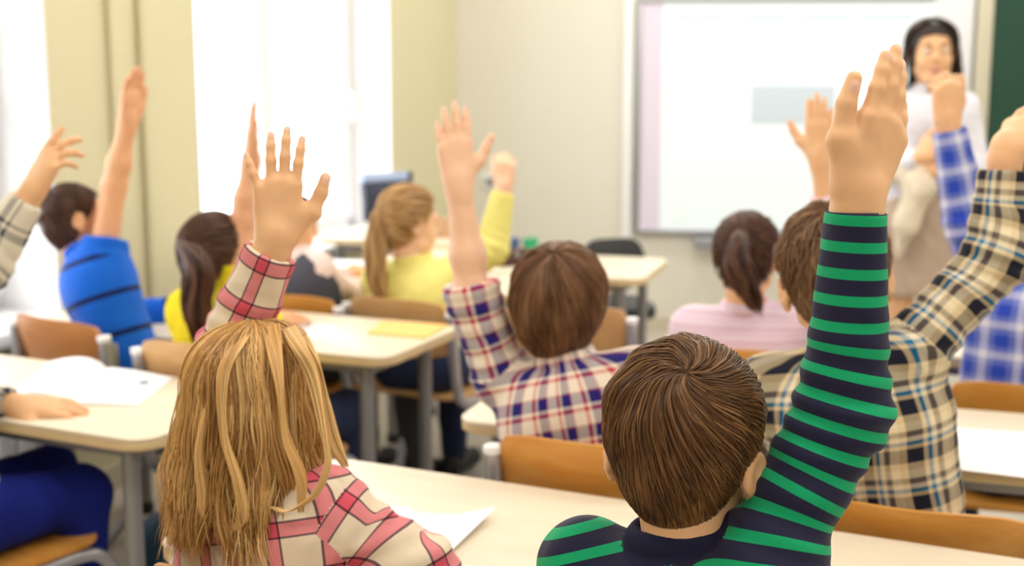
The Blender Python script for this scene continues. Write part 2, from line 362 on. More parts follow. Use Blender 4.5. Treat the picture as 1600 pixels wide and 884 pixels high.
# ------------------------------------------------------------------ implicit bodies
class Prim:
    def __init__(s, kind, k, label, frame, op='add', **p):
        s.kind, s.k, s.label, s.frame, s.op, s.p = kind, k, label, frame, op, p
        if kind == 'rc':
            a, b, ra, rb = p['a'], p['b'], p['ra'], p['rb']; m = max(ra, rb); s.lo = np.minimum(a, b) - m; s.hi = np.maximum(a, b) + m
        elif kind == 'el':
            e = np.sqrt(((p['R'] * p['r'][None, :]) ** 2).sum(1)); s.lo = p['c'] - e; s.hi = p['c'] + e
        elif kind == 'cut':
            s.lo = p['c'] - p['rad']; s.hi = p['c'] + p['rad']
        elif kind == 'torus':
            m = p['R0'] + p['r0']; s.lo = p['c'] - m; s.hi = p['c'] + m
    def d(s, X, Y, Z):
        p = s.p
        if s.kind == 'rc':
            a, b = p['a'], p['b']; ba = b - a; L2 = float(ba @ ba) + 1e-12
            x, y, z = X - a[0], Y - a[1], Z - a[2]
            t = np.clip((x * ba[0] + y * ba[1] + z * ba[2]) / L2, 0, 1)
            return np.sqrt((x - t * ba[0]) ** 2 + (y - t * ba[1]) ** 2 + (z - t * ba[2]) ** 2) - (p['ra'] + (p['rb'] - p['ra']) * t)
        if s.kind == 'el':
            c, R, r = p['c'], p['R'], p['r']; x, y, z = X - c[0], Y - c[1], Z - c[2]
            q = [(x * R[0, i] + y * R[1, i] + z * R[2, i]) / r[i] for i in range(3)]
            k0 = np.sqrt(q[0] ** 2 + q[1] ** 2 + q[2] ** 2); k1 = np.sqrt((q[0] / r[0]) ** 2 + (q[1] / r[1]) ** 2 + (q[2] / r[2]) ** 2) + 1e-9
            return k0 * (k0 - 1) / k1
        if s.kind == 'cut':
            c, n = p['c'], p['n']; x, y, z = X - c[0], Y - c[1], Z - c[2]
            return np.maximum(-(x * n[0] + y * n[1] + z * n[2]), np.sqrt(x * x + y * y + z * z) - p['rad'])
        if s.kind == 'torus':
            c, n = p['c'], p['n']; x, y, z = X - c[0], Y - c[1], Z - c[2]; hgt = x * n[0] + y * n[1] + z * n[2]
            rr = np.sqrt(np.maximum(x * x + y * y + z * z - hgt * hgt, 0)); return np.sqrt((rr - p['R0']) ** 2 + (hgt / p.get('st', 1.0)) ** 2) - p['r0']
def rc(a, b, ra, rb, k=0.01, label=0, frame=None, op='add'): return Prim('rc', k, label, frame, op, a=np.asarray(a, float), b=np.asarray(b, float), ra=ra, rb=rb)
def el(c, r, R=None, k=0.01, label=0, frame=None, op='add'): return Prim('el', k, label, frame, op, c=np.asarray(c, float), r=np.asarray(r, float), R=np.eye(3) if R is None else R)
def cut(c, n, rad=0.09, k=0.003): return Prim('cut', k, 0, None, 'sub', c=np.asarray(c, float), n=nrm(n), rad=rad)
def surface(prims, h, lo=None, hi=None):
    adds = [p for p in prims if p.op == 'add']
    if lo is None: lo = np.min([p.lo for p in adds], 0) - 3 * h
    if hi is None: hi = np.max([p.hi for p in adds], 0) + 3 * h
    n = np.ceil((hi - lo) / h).astype(int) + 1
    ax = [lo[i] + h * np.arange(n[i]) for i in range(3)]
    g = np.full(tuple(n), 0.06, np.float32)
    for p in prims:
        m = p.k + 3 * h; s0 = np.maximum(((p.lo - m - lo) / h).astype(int), 0); s1 = np.minimum(((p.hi + m - lo) / h).astype(int) + 2, n)
        if np.any(s1 <= s0): continue
        sl = tuple(slice(a, b) for a, b in zip(s0, s1))
        d = p.d(ax[0][sl[0]][:, None, None].astype(np.float32), ax[1][sl[1]][None, :, None].astype(np.float32), ax[2][sl[2]][None, None, :].astype(np.float32))
        a = g[sl]
        if p.op == 'add':
            hh = np.maximum(p.k - np.abs(a - d), 0) / p.k; g[sl] = np.minimum(a, d) - hh * hh * p.k * 0.25
        else:
            d = -d; hh = np.maximum(p.k - np.abs(a - d), 0) / p.k; g[sl] = np.maximum(a, d) + hh * hh * p.k * 0.25
    s = g < 0; cs = np.zeros(tuple(n - 1), np.int8)
    for i in (0, 1):
        for j in (0, 1):
            for l in (0, 1): cs += s[i:n[0] - 1 + i, j:n[1] - 1 + j, l:n[2] - 1 + l]
    act = (cs > 0) & (cs < 8); idx = np.argwhere(act); mp = np.full(cs.shape, -1, np.int32); mp[act] = np.arange(len(idx))
    acc = np.zeros((len(idx), 3)); cnt = np.zeros(len(idx))
    cor = [(i, j, l) for i in (0, 1) for j in (0, 1) for l in (0, 1)]
    val = {c: g[idx[:, 0] + c[0], idx[:, 1] + c[1], idx[:, 2] + c[2]] for c in cor}
    for c in cor:
        for a in range(3):
            if c[a]: continue
            e = list(c); e[a] = 1; e = tuple(e); va, vb = val[c], val[e]; m = (va < 0) != (vb < 0)
            t = np.where(m, va / np.where(m, va - vb, 1), 0)
            for q in range(3): acc[:, q] += np.where(m, c[q] + (t if q == a else 0), 0)
            cnt += m
    vert = lo + h * (idx + acc / cnt[:, None])
    F = []
    for a in range(3):
        b, c = (a + 1) % 3, (a + 2) % 3
        sa = [slice(None)] * 3; sb = [slice(None)] * 3; sa[a] = slice(0, n[a] - 1); sb[a] = slice(1, n[a])
        m = s[tuple(sa)] != s[tuple(sb)]; e = np.argwhere(m); e = e[(e[:, b] > 0) & (e[:, c] > 0) & (e[:, b] < n[b] - 1) & (e[:, c] < n[c] - 1)]
        inside = s[e[:, 0], e[:, 1], e[:, 2]]; q = []
        for db, dc in ((-1, -1), (0, -1), (0, 0), (-1, 0)):
            f = e.copy(); f[:, b] += db; f[:, c] += dc; q.append(mp[f[:, 0], f[:, 1], f[:, 2]])
        q = np.stack(q, 1); q[~inside] = q[~inside][:, ::-1]; F.append(q)
    F = np.vstack(F); F = F[(F >= 0).all(1)]
    return vert, F
def labels_of(prims, P):
    best = np.full(len(P), 1e9); li = np.zeros(len(P), int)
    for i, p in enumerate(prims):
        if p.op != 'add': continue
        d = p.d(P[:, 0], P[:, 1], P[:, 2]); m = d < best; best[m] = d[m]; li[m] = i
    return li
def vnormals(v, f):
    n = np.cross(v[f[:, 2]] - v[f[:, 0]], v[f[:, 3]] - v[f[:, 1]]); N = np.zeros_like(v)
    for k in range(4): np.add.at(N, f[:, k], n)
    return N / (np.linalg.norm(N, axis=1)[:, None] + 1e-12)
class Frame:     # cylinder coordinates about a bone: u along, v around
    def __init__(s, o, w, e1, u0, R): s.group = None; s.o, s.w, s.u0, s.R = np.asarray(o, float), nrm(w), u0, R; s.e1 = nrm(e1 - s.w * (np.asarray(e1) @ s.w)); s.e2 = np.cross(s.w, s.e1)
    def uv(s, P):
        q = P - s.o; return s.u0 + q @ s.w, np.arctan2(q @ s.e2, q @ s.e1)
def waves(P, seed, freq, n=5):
    r = np.random.default_rng(seed); o = np.zeros(len(P))
    for _ in range(n): o += np.sin(P @ (nrm(r.normal(size=3)) * freq * r.uniform(0.6, 1.5)) + r.uniform(0, 6.3))
    return o / n
def cloth(name, prims, h, mats, parent, base, folds=(), seed=1, amp=0.003):
    v, f = surface(prims, h); N = vnormals(v, f)
    disp = amp * waves(v, seed, 55.0) + 0.5 * amp * waves(v, seed + 1, 130.0)
    for (c, rad, a, axis, lam) in folds:
        q = v - c; u = q @ nrm(axis); g_ = np.exp(-(q ** 2).sum(1) / (rad * rad)); ph = 2.2 * waves(v, seed + 5, 45.0)
        x = np.sin(2 * PI * u / lam + ph); disp += a * g_ * (0.55 * x + 0.25)
    v = v + N * disp[:, None]
    cen = v[f].mean(1); li = labels_of(prims, cen)
    uv = np.zeros((len(f), 4, 2), np.float32); mi = np.zeros(len(f), int)
    for i, p in enumerate(prims):
        m = li == i
        if not m.any(): continue
        mi[m] = p.label
        if p.frame is None: continue
        fr = p.frame; _, ca = fr.uv(cen[m])
        for k in range(4):
            pv = v[f[m, k]]; u, a = fr.uv(pv); a = ca + (a - ca + PI) % (2 * PI) - PI
            if fr.group is not None:
                fs_ = []
                for q in prims:
                    if q.frame is not None and q.frame.group == fr.group and q.frame not in fs_: fs_.append(q.frame)
                D = np.stack([np.min([q.d(pv[:, 0], pv[:, 1], pv[:, 2]) for q in prims if q.frame is g2], 0) for g2 in fs_]); wt = np.clip(1 - (D - D.min(0)) / 0.05, 0, 1); wt /= wt.sum(0); u = 0; a = 0
                for g2, w2 in zip(fs_, wt):
                    u2, a2 = g2.uv(pv); a2 = ca + (a2 - ca + PI) % (2 * PI) - PI; u = u + u2 * w2; a = a + a2 * w2
            uv[m, k, 0] = u + 10; uv[m, k, 1] = a * fr.R + 10
    o = meshobj(name, v - base, f, mats, parent, True, None, mi)
    ul = o.data.uv_layers.new(name='cloth'); ul.data.foreach_set('uv', uv.reshape(-1)); return o
def basis(yaw, pitch=0.0, roll=0.0):
    y, p, r = (math.radians(a) for a in (yaw, pitch, roll))
    F = V(math.sin(y) * math.cos(p), math.cos(y) * math.cos(p), math.sin(p)); R = V(math.cos(y), -math.sin(y), 0); U = np.cross(R, F)
    R2 = R * math.cos(r) - U * math.sin(r); U2 = U * math.cos(r) + R * math.sin(r); return np.stack([R2, F, U2], 1)

# ------------------------------------------------------------------ head
CRC, CRR = V(0, -0.012, 0.028), V(0.0735, 0.091, 0.080)
def head_prims(c, B, s, adult=False, edz=0.0, eo=0.0):
    def T(*p): return c + B @ (V(*p) * s)
    j = 1.12 if adult else 1.0
    P = [el(T(*CRC), CRR * s, B, 0.01), el(T(0, 0.026, -0.034 * j), V(0.056, 0.060, 0.066 * j) * s, B, 0.03 * s),
         rc(T(0, 0.050, -0.086 * j), T(0, 0.060, -0.086 * j), 0.022 * s, 0.020 * s, 0.03 * s)]
    for sx in (-1, 1):
        P += [el(T(sx * 0.034, 0.048, -0.036), V(0.028, 0.026, 0.028) * s, B, 0.02 * s),
              rc(T(sx * 0.045, 0.015, -0.062 * j), T(sx * 0.02, 0.052, -0.088 * j), 0.022 * s, 0.018 * s, 0.02 * s),
              el(T(sx * 0.031, 0.092, 0.003), V(0.017, 0.014, 0.012) * s, B, 0.012 * s, op='sub'),
              el(T(sx * 0.031, 0.074, 0.003), V(0.0155, 0.0125, 0.0115) * s, B, 0.004 * s),
              rc(T(sx * 0.012, 0.084, 0.021), T(sx * 0.042, 0.074, 0.021), 0.007 * s, 0.006 * s, 0.012 * s)]
    P += [rc(T(0, 0.082, 0.010), T(0, 0.099, -0.024), 0.0065 * s, 0.0095 * s, 0.012 * s)]
    for sx in (-1, 1): P += [el(T(sx * 0.009, 0.092, -0.027), V(0.007, 0.008, 0.006) * s, B, 0.006 * s)]
    P += [el(T(0, 0.0815, -0.0535 * j), V(0.0195, 0.0085, 0.0042) * s, B, 0.005 * s, label=1), el(T(0, 0.0800, -0.0610 * j), V(0.0160, 0.0090, 0.0050) * s, B, 0.005 * s, label=1)]
    for sx in (-1, 1):      # ears: a rim with a hollow
        a = math.radians(24); R3 = np.array([[math.cos(a * sx), math.sin(a * sx), 0], [-math.sin(a * sx), math.cos(a * sx), 0], [0, 0, 1]])
        E = B @ R3
        P += [el(T(sx * (0.0795 + eo), -0.016, 0.002 + edz), V(0.0075, 0.021, 0.026) * s, E, 0.006 * s), el(T(sx * (0.077 + eo), -0.008, -0.022 + edz), V(0.0065, 0.011, 0.014) * s, E, 0.006 * s),
              el(T(sx * (0.088 + eo), -0.016, 0.003 + edz), V(0.0065, 0.0135, 0.018) * s, E, 0.004 * s, op='sub'), el(T(sx * (0.084 + eo), -0.007, -0.004 + edz), V(0.006, 0.006, 0.007) * s, E, 0.003 * s)]
    return P
# ------------------------------------------------------------------ hand
FING = [(0.0245, 0.072, (0.031, 0.019, 0.016), 0.0086), (0.0080, 0.077, (0.034, 0.022, 0.017), 0.0088), (-0.0085, 0.074, (0.031, 0.020, 0.016), 0.0084), (-0.0240, 0.065, (0.023, 0.015, 0.014), 0.0074)]
def hand_prims(wr, Yd, Z, right, s, spread=(6, 1, -4, -10), curl=((5, 8, 6),) * 4, thumb=(38, 18, 4), nails=True, tl=1.0, fat=1.0):
    Yd = nrm(Yd); Z = nrm(Z - Yd * (Z @ Yd)); X = np.cross(Yd, Z) * (-1 if right else 1)
    B = np.stack([X, Yd, Z], 1)
    def T(x, y, z): return wr + s * (B @ V(x, y, z))
    P = [el(T(0, 0.038, -0.004), V(0.030, 0.044, 0.0125) * s, B, 0.012 * s)]
    for fi, (kx, ky, ln, r) in enumerate(FING):
        r = r * fat
        P.append(rc(T(kx * 0.55, 0.004, 0), T(kx, ky, 0), 0.0135 * s, (r + 0.0022) * s, 0.012 * s))
        a = math.radians(spread[fi]); d0 = V(math.sin(a), math.cos(a), 0); p = V(kx, ky, 0); ang = 0; rr = r
        for j in range(3):
            ang += math.radians(curl[fi][j]); d = d0 * math.cos(ang) + V(0, 0, -1) * math.sin(ang); q = p + d * ln[j]; r2 = rr - (0.0006, 0.0008, 0.0011)[j]
            P.append(rc(T(*p), T(*q), rr * s, r2 * s, 0.004 * s))
            if j == 2 and nails:
                nz = V(0, 0, 1) * math.cos(ang) + d0 * math.sin(ang); cN = p + d * ln[j] * 0.86 + nz * r2 * 0.80
                Bn = B @ np.stack([np.cross(d, nz), d, nz], 1); P.append(el(T(*cN), V(0.0046, 0.0066, 0.0018) * s, Bn, 0.0006 * s, label=2))
            p = q; rr = r2
    a0 = math.radians(thumb[0]); p = V(0.016, 0.010, -0.005); m1 = p + V(math.sin(a0), math.cos(a0), -0.12) * 0.040
    P.append(rc(T(*p), T(*m1), 0.0135 * s, 0.0118 * s, 0.014 * s)); P.append(rc(T(0.02, 0.035, -0.004), T(*m1), 0.010 * s, 0.009 * s, 0.014 * s))
    a1 = math.radians(thumb[1]); d1 = V(math.sin(a1), math.cos(a1), -0.10); m2 = m1 + d1 * 0.029 * tl; P.append(rc(T(*m1), T(*m2), 0.0108 * s, 0.0098 * s, 0.005 * s))
    a2 = math.radians(thumb[2]); d2 = nrm(V(math.sin(a2), math.cos(a2), -0.05)); m3 = m2 + d2 * 0.022 * tl; P.append(rc(T(*m2), T(*m3), 0.0098 * s, 0.0078 * s, 0.004 * s))
    if nails:
        nz = nrm(V(0.25, 0, 1) - d2 * (V(0.25, 0, 1) @ d2)); Bn = B @ np.stack([np.cross(d2, nz), d2, nz], 1); P.append(el(T(*(m2 + d2 * 0.018 + nz * 0.0072)), V(0.0056, 0.0075, 0.002) * s, Bn, 0.0006 * s, label=2))
    return P

# ------------------------------------------------------------------ hair
def strand_mesh(paths, rad, center, tint, prof=None, flat=0.55):
    paths = np.asarray(paths); n, m, _ = paths.shape
    T = np.gradient(paths, axis=1); T /= np.linalg.norm(T, axis=2)[..., None] + 1e-9
    O = paths - center; O -= T * (O * T).sum(2)[..., None]; O /= np.linalg.norm(O, axis=2)[..., None] + 1e-9; S = np.cross(T, O)
    if prof is None: prof = np.clip(np.minimum(np.linspace(0.5, 4, m), np.linspace(5, 0.12, m)), 0, 1)
    r = (np.asarray(rad).reshape(-1, 1) * prof[None, :])[..., None]
    ang = np.array([PI / 2, PI * 7 / 6, PI * 11 / 6]); K = 3
    vv = np.stack([paths + r * (math.cos(a) * S + flat * math.sin(a) * O) for a in ang], 2)
    base = (np.arange(n)[:, None] * m + np.arange(m - 1)[None, :]) * K
    F = []
    for k in range(K):
        k2 = (k + 1) % K; F.append(np.stack([base + k, base + k2, base + K + k2, base + K + k], -1).reshape(-1, 4))
    return vv.reshape(-1, 3), np.vstack(F), np.repeat(np.asarray(tint), m * K)
def hair_obj(name, parts, m, parent, base):
    vs_, fs, ts, o = [], [], [], 0
    for v, f, t in parts: vs_.append(v); fs.append(f + o); ts.append(t); o += len(v)
    ob = meshobj(name, np.vstack(vs_) - base, np.vstack(fs), m, parent, True)
    at_ = ob.data.attributes.new('tint', 'FLOAT', 'POINT'); at_.data.foreach_set('value', np.concatenate(ts).astype(np.float32)); return ob
class Scalp:
    def __init__(s, c, B, sc, pole=(0, -0.45, 0.89), lift=0.012, line=None, rr=None, rz2=0.128, taper=None):
        s.taper = taper
        s.rz2 = rz2
        s.c, s.B, s.s, s.lift = c, B, sc, lift; s.W = nrm(pole); s.A = nrm(np.cross(s.W, V(1, 0, 0))); s.C = np.cross(s.W, s.A)
        # hair line height (head units) against angle from the back of the head
        s.line = line or ((0, 48, 70, 84, 100, 118, 140, 180), (-0.082, -0.080, -0.052, -0.004, 0.004, 0.030, 0.066, 0.072))
        s.rr = CRR if rr is None else rr
    def dirs(s, th, ph): return np.cos(th)[..., None] * s.W + np.sin(th)[..., None] * (np.cos(ph)[..., None] * s.A + np.sin(ph)[..., None] * s.C)
    def loc(s, d, lift=0.0):
        rz = np.where(d[..., 2] < 0, s.rz2, s.rr[2]); R = 1.0 / np.sqrt((d[..., 0] / s.rr[0]) ** 2 + (d[..., 1] / s.rr[1]) ** 2 + (d[..., 2] / rz) ** 2); 
        lf = s.lift + lift
        if s.taper: lf = lf * np.interp(CRC[2] + d[..., 2] * R, *s.taper)
        return CRC + d * (R + lf)[..., None]
    def ok(s, d):
        p = s.loc(d); a = np.degrees(np.abs(np.arctan2(p[..., 0], -p[..., 1]))); return p[..., 2] > np.interp(a, *s.line)
    def world(s, p): return s.c + (p * s.s) @ s.B.T
    def thmax(s, ph):
        th = np.linspace(0.05, 2.6, 90); g = s.ok(s.dirs(np.broadcast_to(th, (len(ph), 90)), np.broadcast_to(ph[:, None], (len(ph), 90))))
        return np.where(g.all(1), th[-1], th[np.argmin(g, 1)])
    def cap(s, ins=0.006, nph=72, nth=18, tint=0.25):
        ph = np.linspace(0, 2 * PI, nph, endpoint=False); tm = s.thmax(ph); fr = np.linspace(0.02, 1, nth)
        th = tm[:, None] * fr[None, :]; p = s.loc(s.dirs(th, np.broadcast_to(ph[:, None], th.shape)), -ins); tuck = s.loc(s.dirs(th[:, -1:] + 0.05, ph[:, None]), -s.lift - 0.012)
        p = np.concatenate([p, tuck], 1); n = nth + 1; v = s.world(p.reshape(-1, 3))
        f = [[i * n + j, i * n + j + 1, ((i + 1) % nph) * n + j + 1, ((i + 1) % nph) * n + j] for i in range(nph) for j in range(n - 1)]
        return v, np.array(f), np.full(len(v), tint)
    def short(s, n, seg, length, rad, twist=1.6, sig=0.5, jit=0.12, layer=0.010, seed=3, clump=0.25, lump=0.0015, droop=0.0):
        r = np.random.default_rng(seed); ph0 = r.uniform(0, 2 * PI, n); tm = s.thmax(ph0); u = r.uniform(0, 1, n) ** 0.75
        t0 = u * np.maximum(tm - 0.10, 0.03); L = length * r.uniform(0.7, 1.25, n); t1 = np.minimum(t0 + L, tm + r.uniform(-0.10, 0.05, n)); t = np.linspace(0, 1, seg)
        th = t0[:, None] + (t1 - t0)[:, None] * t[None, :]
        lockph = 0.10 * np.sin(ph0 * 9 + 3 * np.sin(t0 * 7)) + 0.06 * np.sin(ph0 * 23 + 5 * t0)
        ph = ph0[:, None] + twist * (np.exp(-t0[:, None] / sig) - np.exp(-th / sig)) + clump * (lockph[:, None]) * t + jit * r.normal(size=n)[:, None] * t ** 1.5
        lift = layer * (r.uniform(-0.25, 1.0, n)[:, None] * np.sin(PI * np.clip(t, 0, 1) * 0.8)) + lump * np.sin(ph * 8 + th * 6)
        if droop: lift = lift + droop * np.clip(th / 1.6, 0, 1) ** 2
        P = s.world(s.loc(s.dirs(th, ph), lift))
        tint = np.clip(0.48 + 0.16 * np.sin(ph0 * 7 + 2 * t0) + 0.10 * np.sin(ph0 * 31 + 4 * t0) + 0.11 * r.normal(size=n), 0, 1)
        return strand_mesh(P, rad * r.uniform(0.6, 1.3, n), s.c, tint)
    def long(s, n, seg, drop, rad, flare=0.12, wave=0.008, zd=0.0, amax=112, seed=4, nlock=70, ends=0.02, face=None, lay=0.014, curl=0.0, drvar=0.25):
        r = np.random.default_rng(seed); lock_ph = r.uniform(-PI, PI, nlock); lock_s = r.uniform(0, 6.3, (nlock, 4)); lk = r.integers(0, nlock, n)
        az = lock_ph[lk] + r.normal(size=n) * 0.075; az = (az + PI) % (2 * PI) - PI                # azimuth from the back (0) in head space
        am = math.radians(amax); aend = np.clip(az, -am, am) ; aend = np.where(np.abs(az) > am, np.sign(az) * (am - r.uniform(0, 0.35, n)), aend)
        k1 = seg // 3; t0 = r.uniform(0.03, 0.9, n) * 0.9
        tt = np.linspace(0, 1, k1); th = t0[:, None] + (1.62 - t0)[:, None] * tt[None, :]
        a = az[:, None] + (aend - az)[:, None] * np.clip(th / 1.3, 0, 1) ** 1.5 + 0.05 * np.sin(th * 4 + lock_s[lk, 3][:, None])
        d = np.stack([np.sin(th) * np.sin(a), -np.sin(th) * np.cos(a), np.cos(th)], -1)
        ly = lay * r.uniform(0, 1, n)[:, None]
        p1 = s.loc(d, ly * np.clip(th, 0.3, 1)); p1w = s.world(p1)
        m2 = seg - k1; q = np.linspace(0, 1, m2 + 1)[1:]; L = drop * (1 + drvar * (r.uniform(-1, 0.6, n))); sd = q[None, :] * L[:, None]
        o = p1w[:, -1] - s.c; o[:, 2] = 0; o /= np.linalg.norm(o, axis=1)[:, None] + 1e-9; tg = np.stack([-o[:, 1], o[:, 0], 0 * o[:, 0]], 1)
        w1 = wave * (np.sin(sd * 26 + lock_s[lk, 0][:, None]) + 0.6 * np.sin(sd * 55 + lock_s[lk, 1][:, None])) * np.clip(q * 1.6, 0, 1)
        w2 = wave * np.sin(sd * 30 + lock_s[lk, 2][:, None]) * np.clip(q * 1.6, 0, 1)
        fl = flare * sd * (0.55 + 0.9 * r.uniform(0, 1, n)[:, None]) - 0.18 * flare * sd * q; c2 = curl * np.clip(q - 0.78, 0, 1) ** 2 * 20 * np.sin(lock_s[lk, 0])[:, None]
        conv = ((lock_ph[lk] - az + PI) % (2 * PI) - PI)[:, None] * 0.05 * q[None, :]
        P2 = p1w[:, -1][:, None, :] + o[:, None, :] * (fl + w1)[..., None] + tg[:, None, :] * (w2 + c2 + conv + 0.004 * r.normal(size=n)[:, None] * q)[..., None]
        P2[..., 2] -= sd
        P = np.concatenate([p1w, P2], 1)
        tint = np.clip(0.5 + 0.28 * np.sin(lock_s[lk, 1]) + 0.09 * r.normal(size=n), 0, 1)
        m = P.shape[1]; prof = np.clip(np.minimum(np.linspace(0.7, 3, m), np.linspace(7, 0.10, m)), 0, 1)
        return strand_mesh(P, rad * r.uniform(0.6, 1.3, n), s.c, tint, prof), P
    def pony(s, n, seg, tie, rad, seed=5, lay=0.006):
        r = np.random.default_rng(seed); d = r.normal(size=(n * 3, 3)); d /= np.linalg.norm(d, axis=1)[:, None]; d = d[s.ok(d)][:n]; n = len(d)
        tie = nrm(tie); t = np.linspace(0, 1, seg); om = np.arccos(np.clip(d @ tie, -1, 1)); so_ = np.sin(om) + 1e-6
        a = np.sin((1 - t)[None, :] * om[:, None]) / so_[:, None]; b = np.sin(t[None, :] * om[:, None]) / so_[:, None]
        q = a[..., None] * d[:, None, :] + b[..., None] * tie; q /= np.linalg.norm(q, axis=2)[..., None]
        P = s.world(s.loc(q, lay * r.uniform(0, 1, n)[:, None] + 0.003 * np.sin(6 * t)[None, :]))
        tint = np.clip(0.5 + 0.22 * np.sin(d[:, 0] * 60) + 0.18 * r.normal(size=n), 0, 1)
        return strand_mesh(P, rad * r.uniform(0.6, 1.3, n), s.c, tint, np.full(seg, 1.0))
    def tail(s, n, seg, tie, path, width, rad, seed=6, wav=0.004):
        r = np.random.default_rng(seed); pth = smooth_path(np.vstack([s.world(s.loc(nrm(tie)[None]))[0], np.asarray(path)]), 8)
        ti = np.linspace(0, len(pth) - 1, seg); i0 = np.minimum(ti.astype(int), len(pth) - 2); fr = (ti - i0)[:, None]; C = pth[i0] * (1 - fr) + pth[i0 + 1] * fr
        T = np.gradient(C, axis=0); T /= np.linalg.norm(T, axis=1)[:, None]; N = np.cross(T, V(0.3, 0.9, 0.2)); N /= np.linalg.norm(N, axis=1)[:, None]; Bn = np.cross(T, N)
        q = np.linspace(0, 1, seg); W_ = width * np.interp(q, (0, 0.12, 0.4, 0.75, 1), (0.35, 0.7, 1.0, 0.85, 0.35)); a = r.uniform(0, 2 * PI, n); rr = np.sqrt(r.uniform(0, 1, n))
        P = C[None] + (W_[None, :] * (rr * np.cos(a))[:, None])[..., None] * N + (W_[None, :] * (rr * np.sin(a))[:, None])[..., None] * Bn
        ph = np.round(a * 2) ; P = P + (wav * np.sin(q[None, :] * 14 + ph[:, None] * 2.1))[..., None] * N
        P = P + ((q ** 3)[None, :] * r.normal(size=n)[:, None] * 0.012)[..., None] * T
        tint = np.clip(0.5 + 0.25 * np.sin(ph * 2.7) + 0.16 * r.normal(size=n), 0, 1); cc = C.mean(0)
        m = seg; prof = np.clip(np.linspace(6, 0.12, m), 0, 1)
        return strand_mesh(P, rad * r.uniform(0.6, 1.3, n), cc - V(0, 0.0, 0), tint, prof)
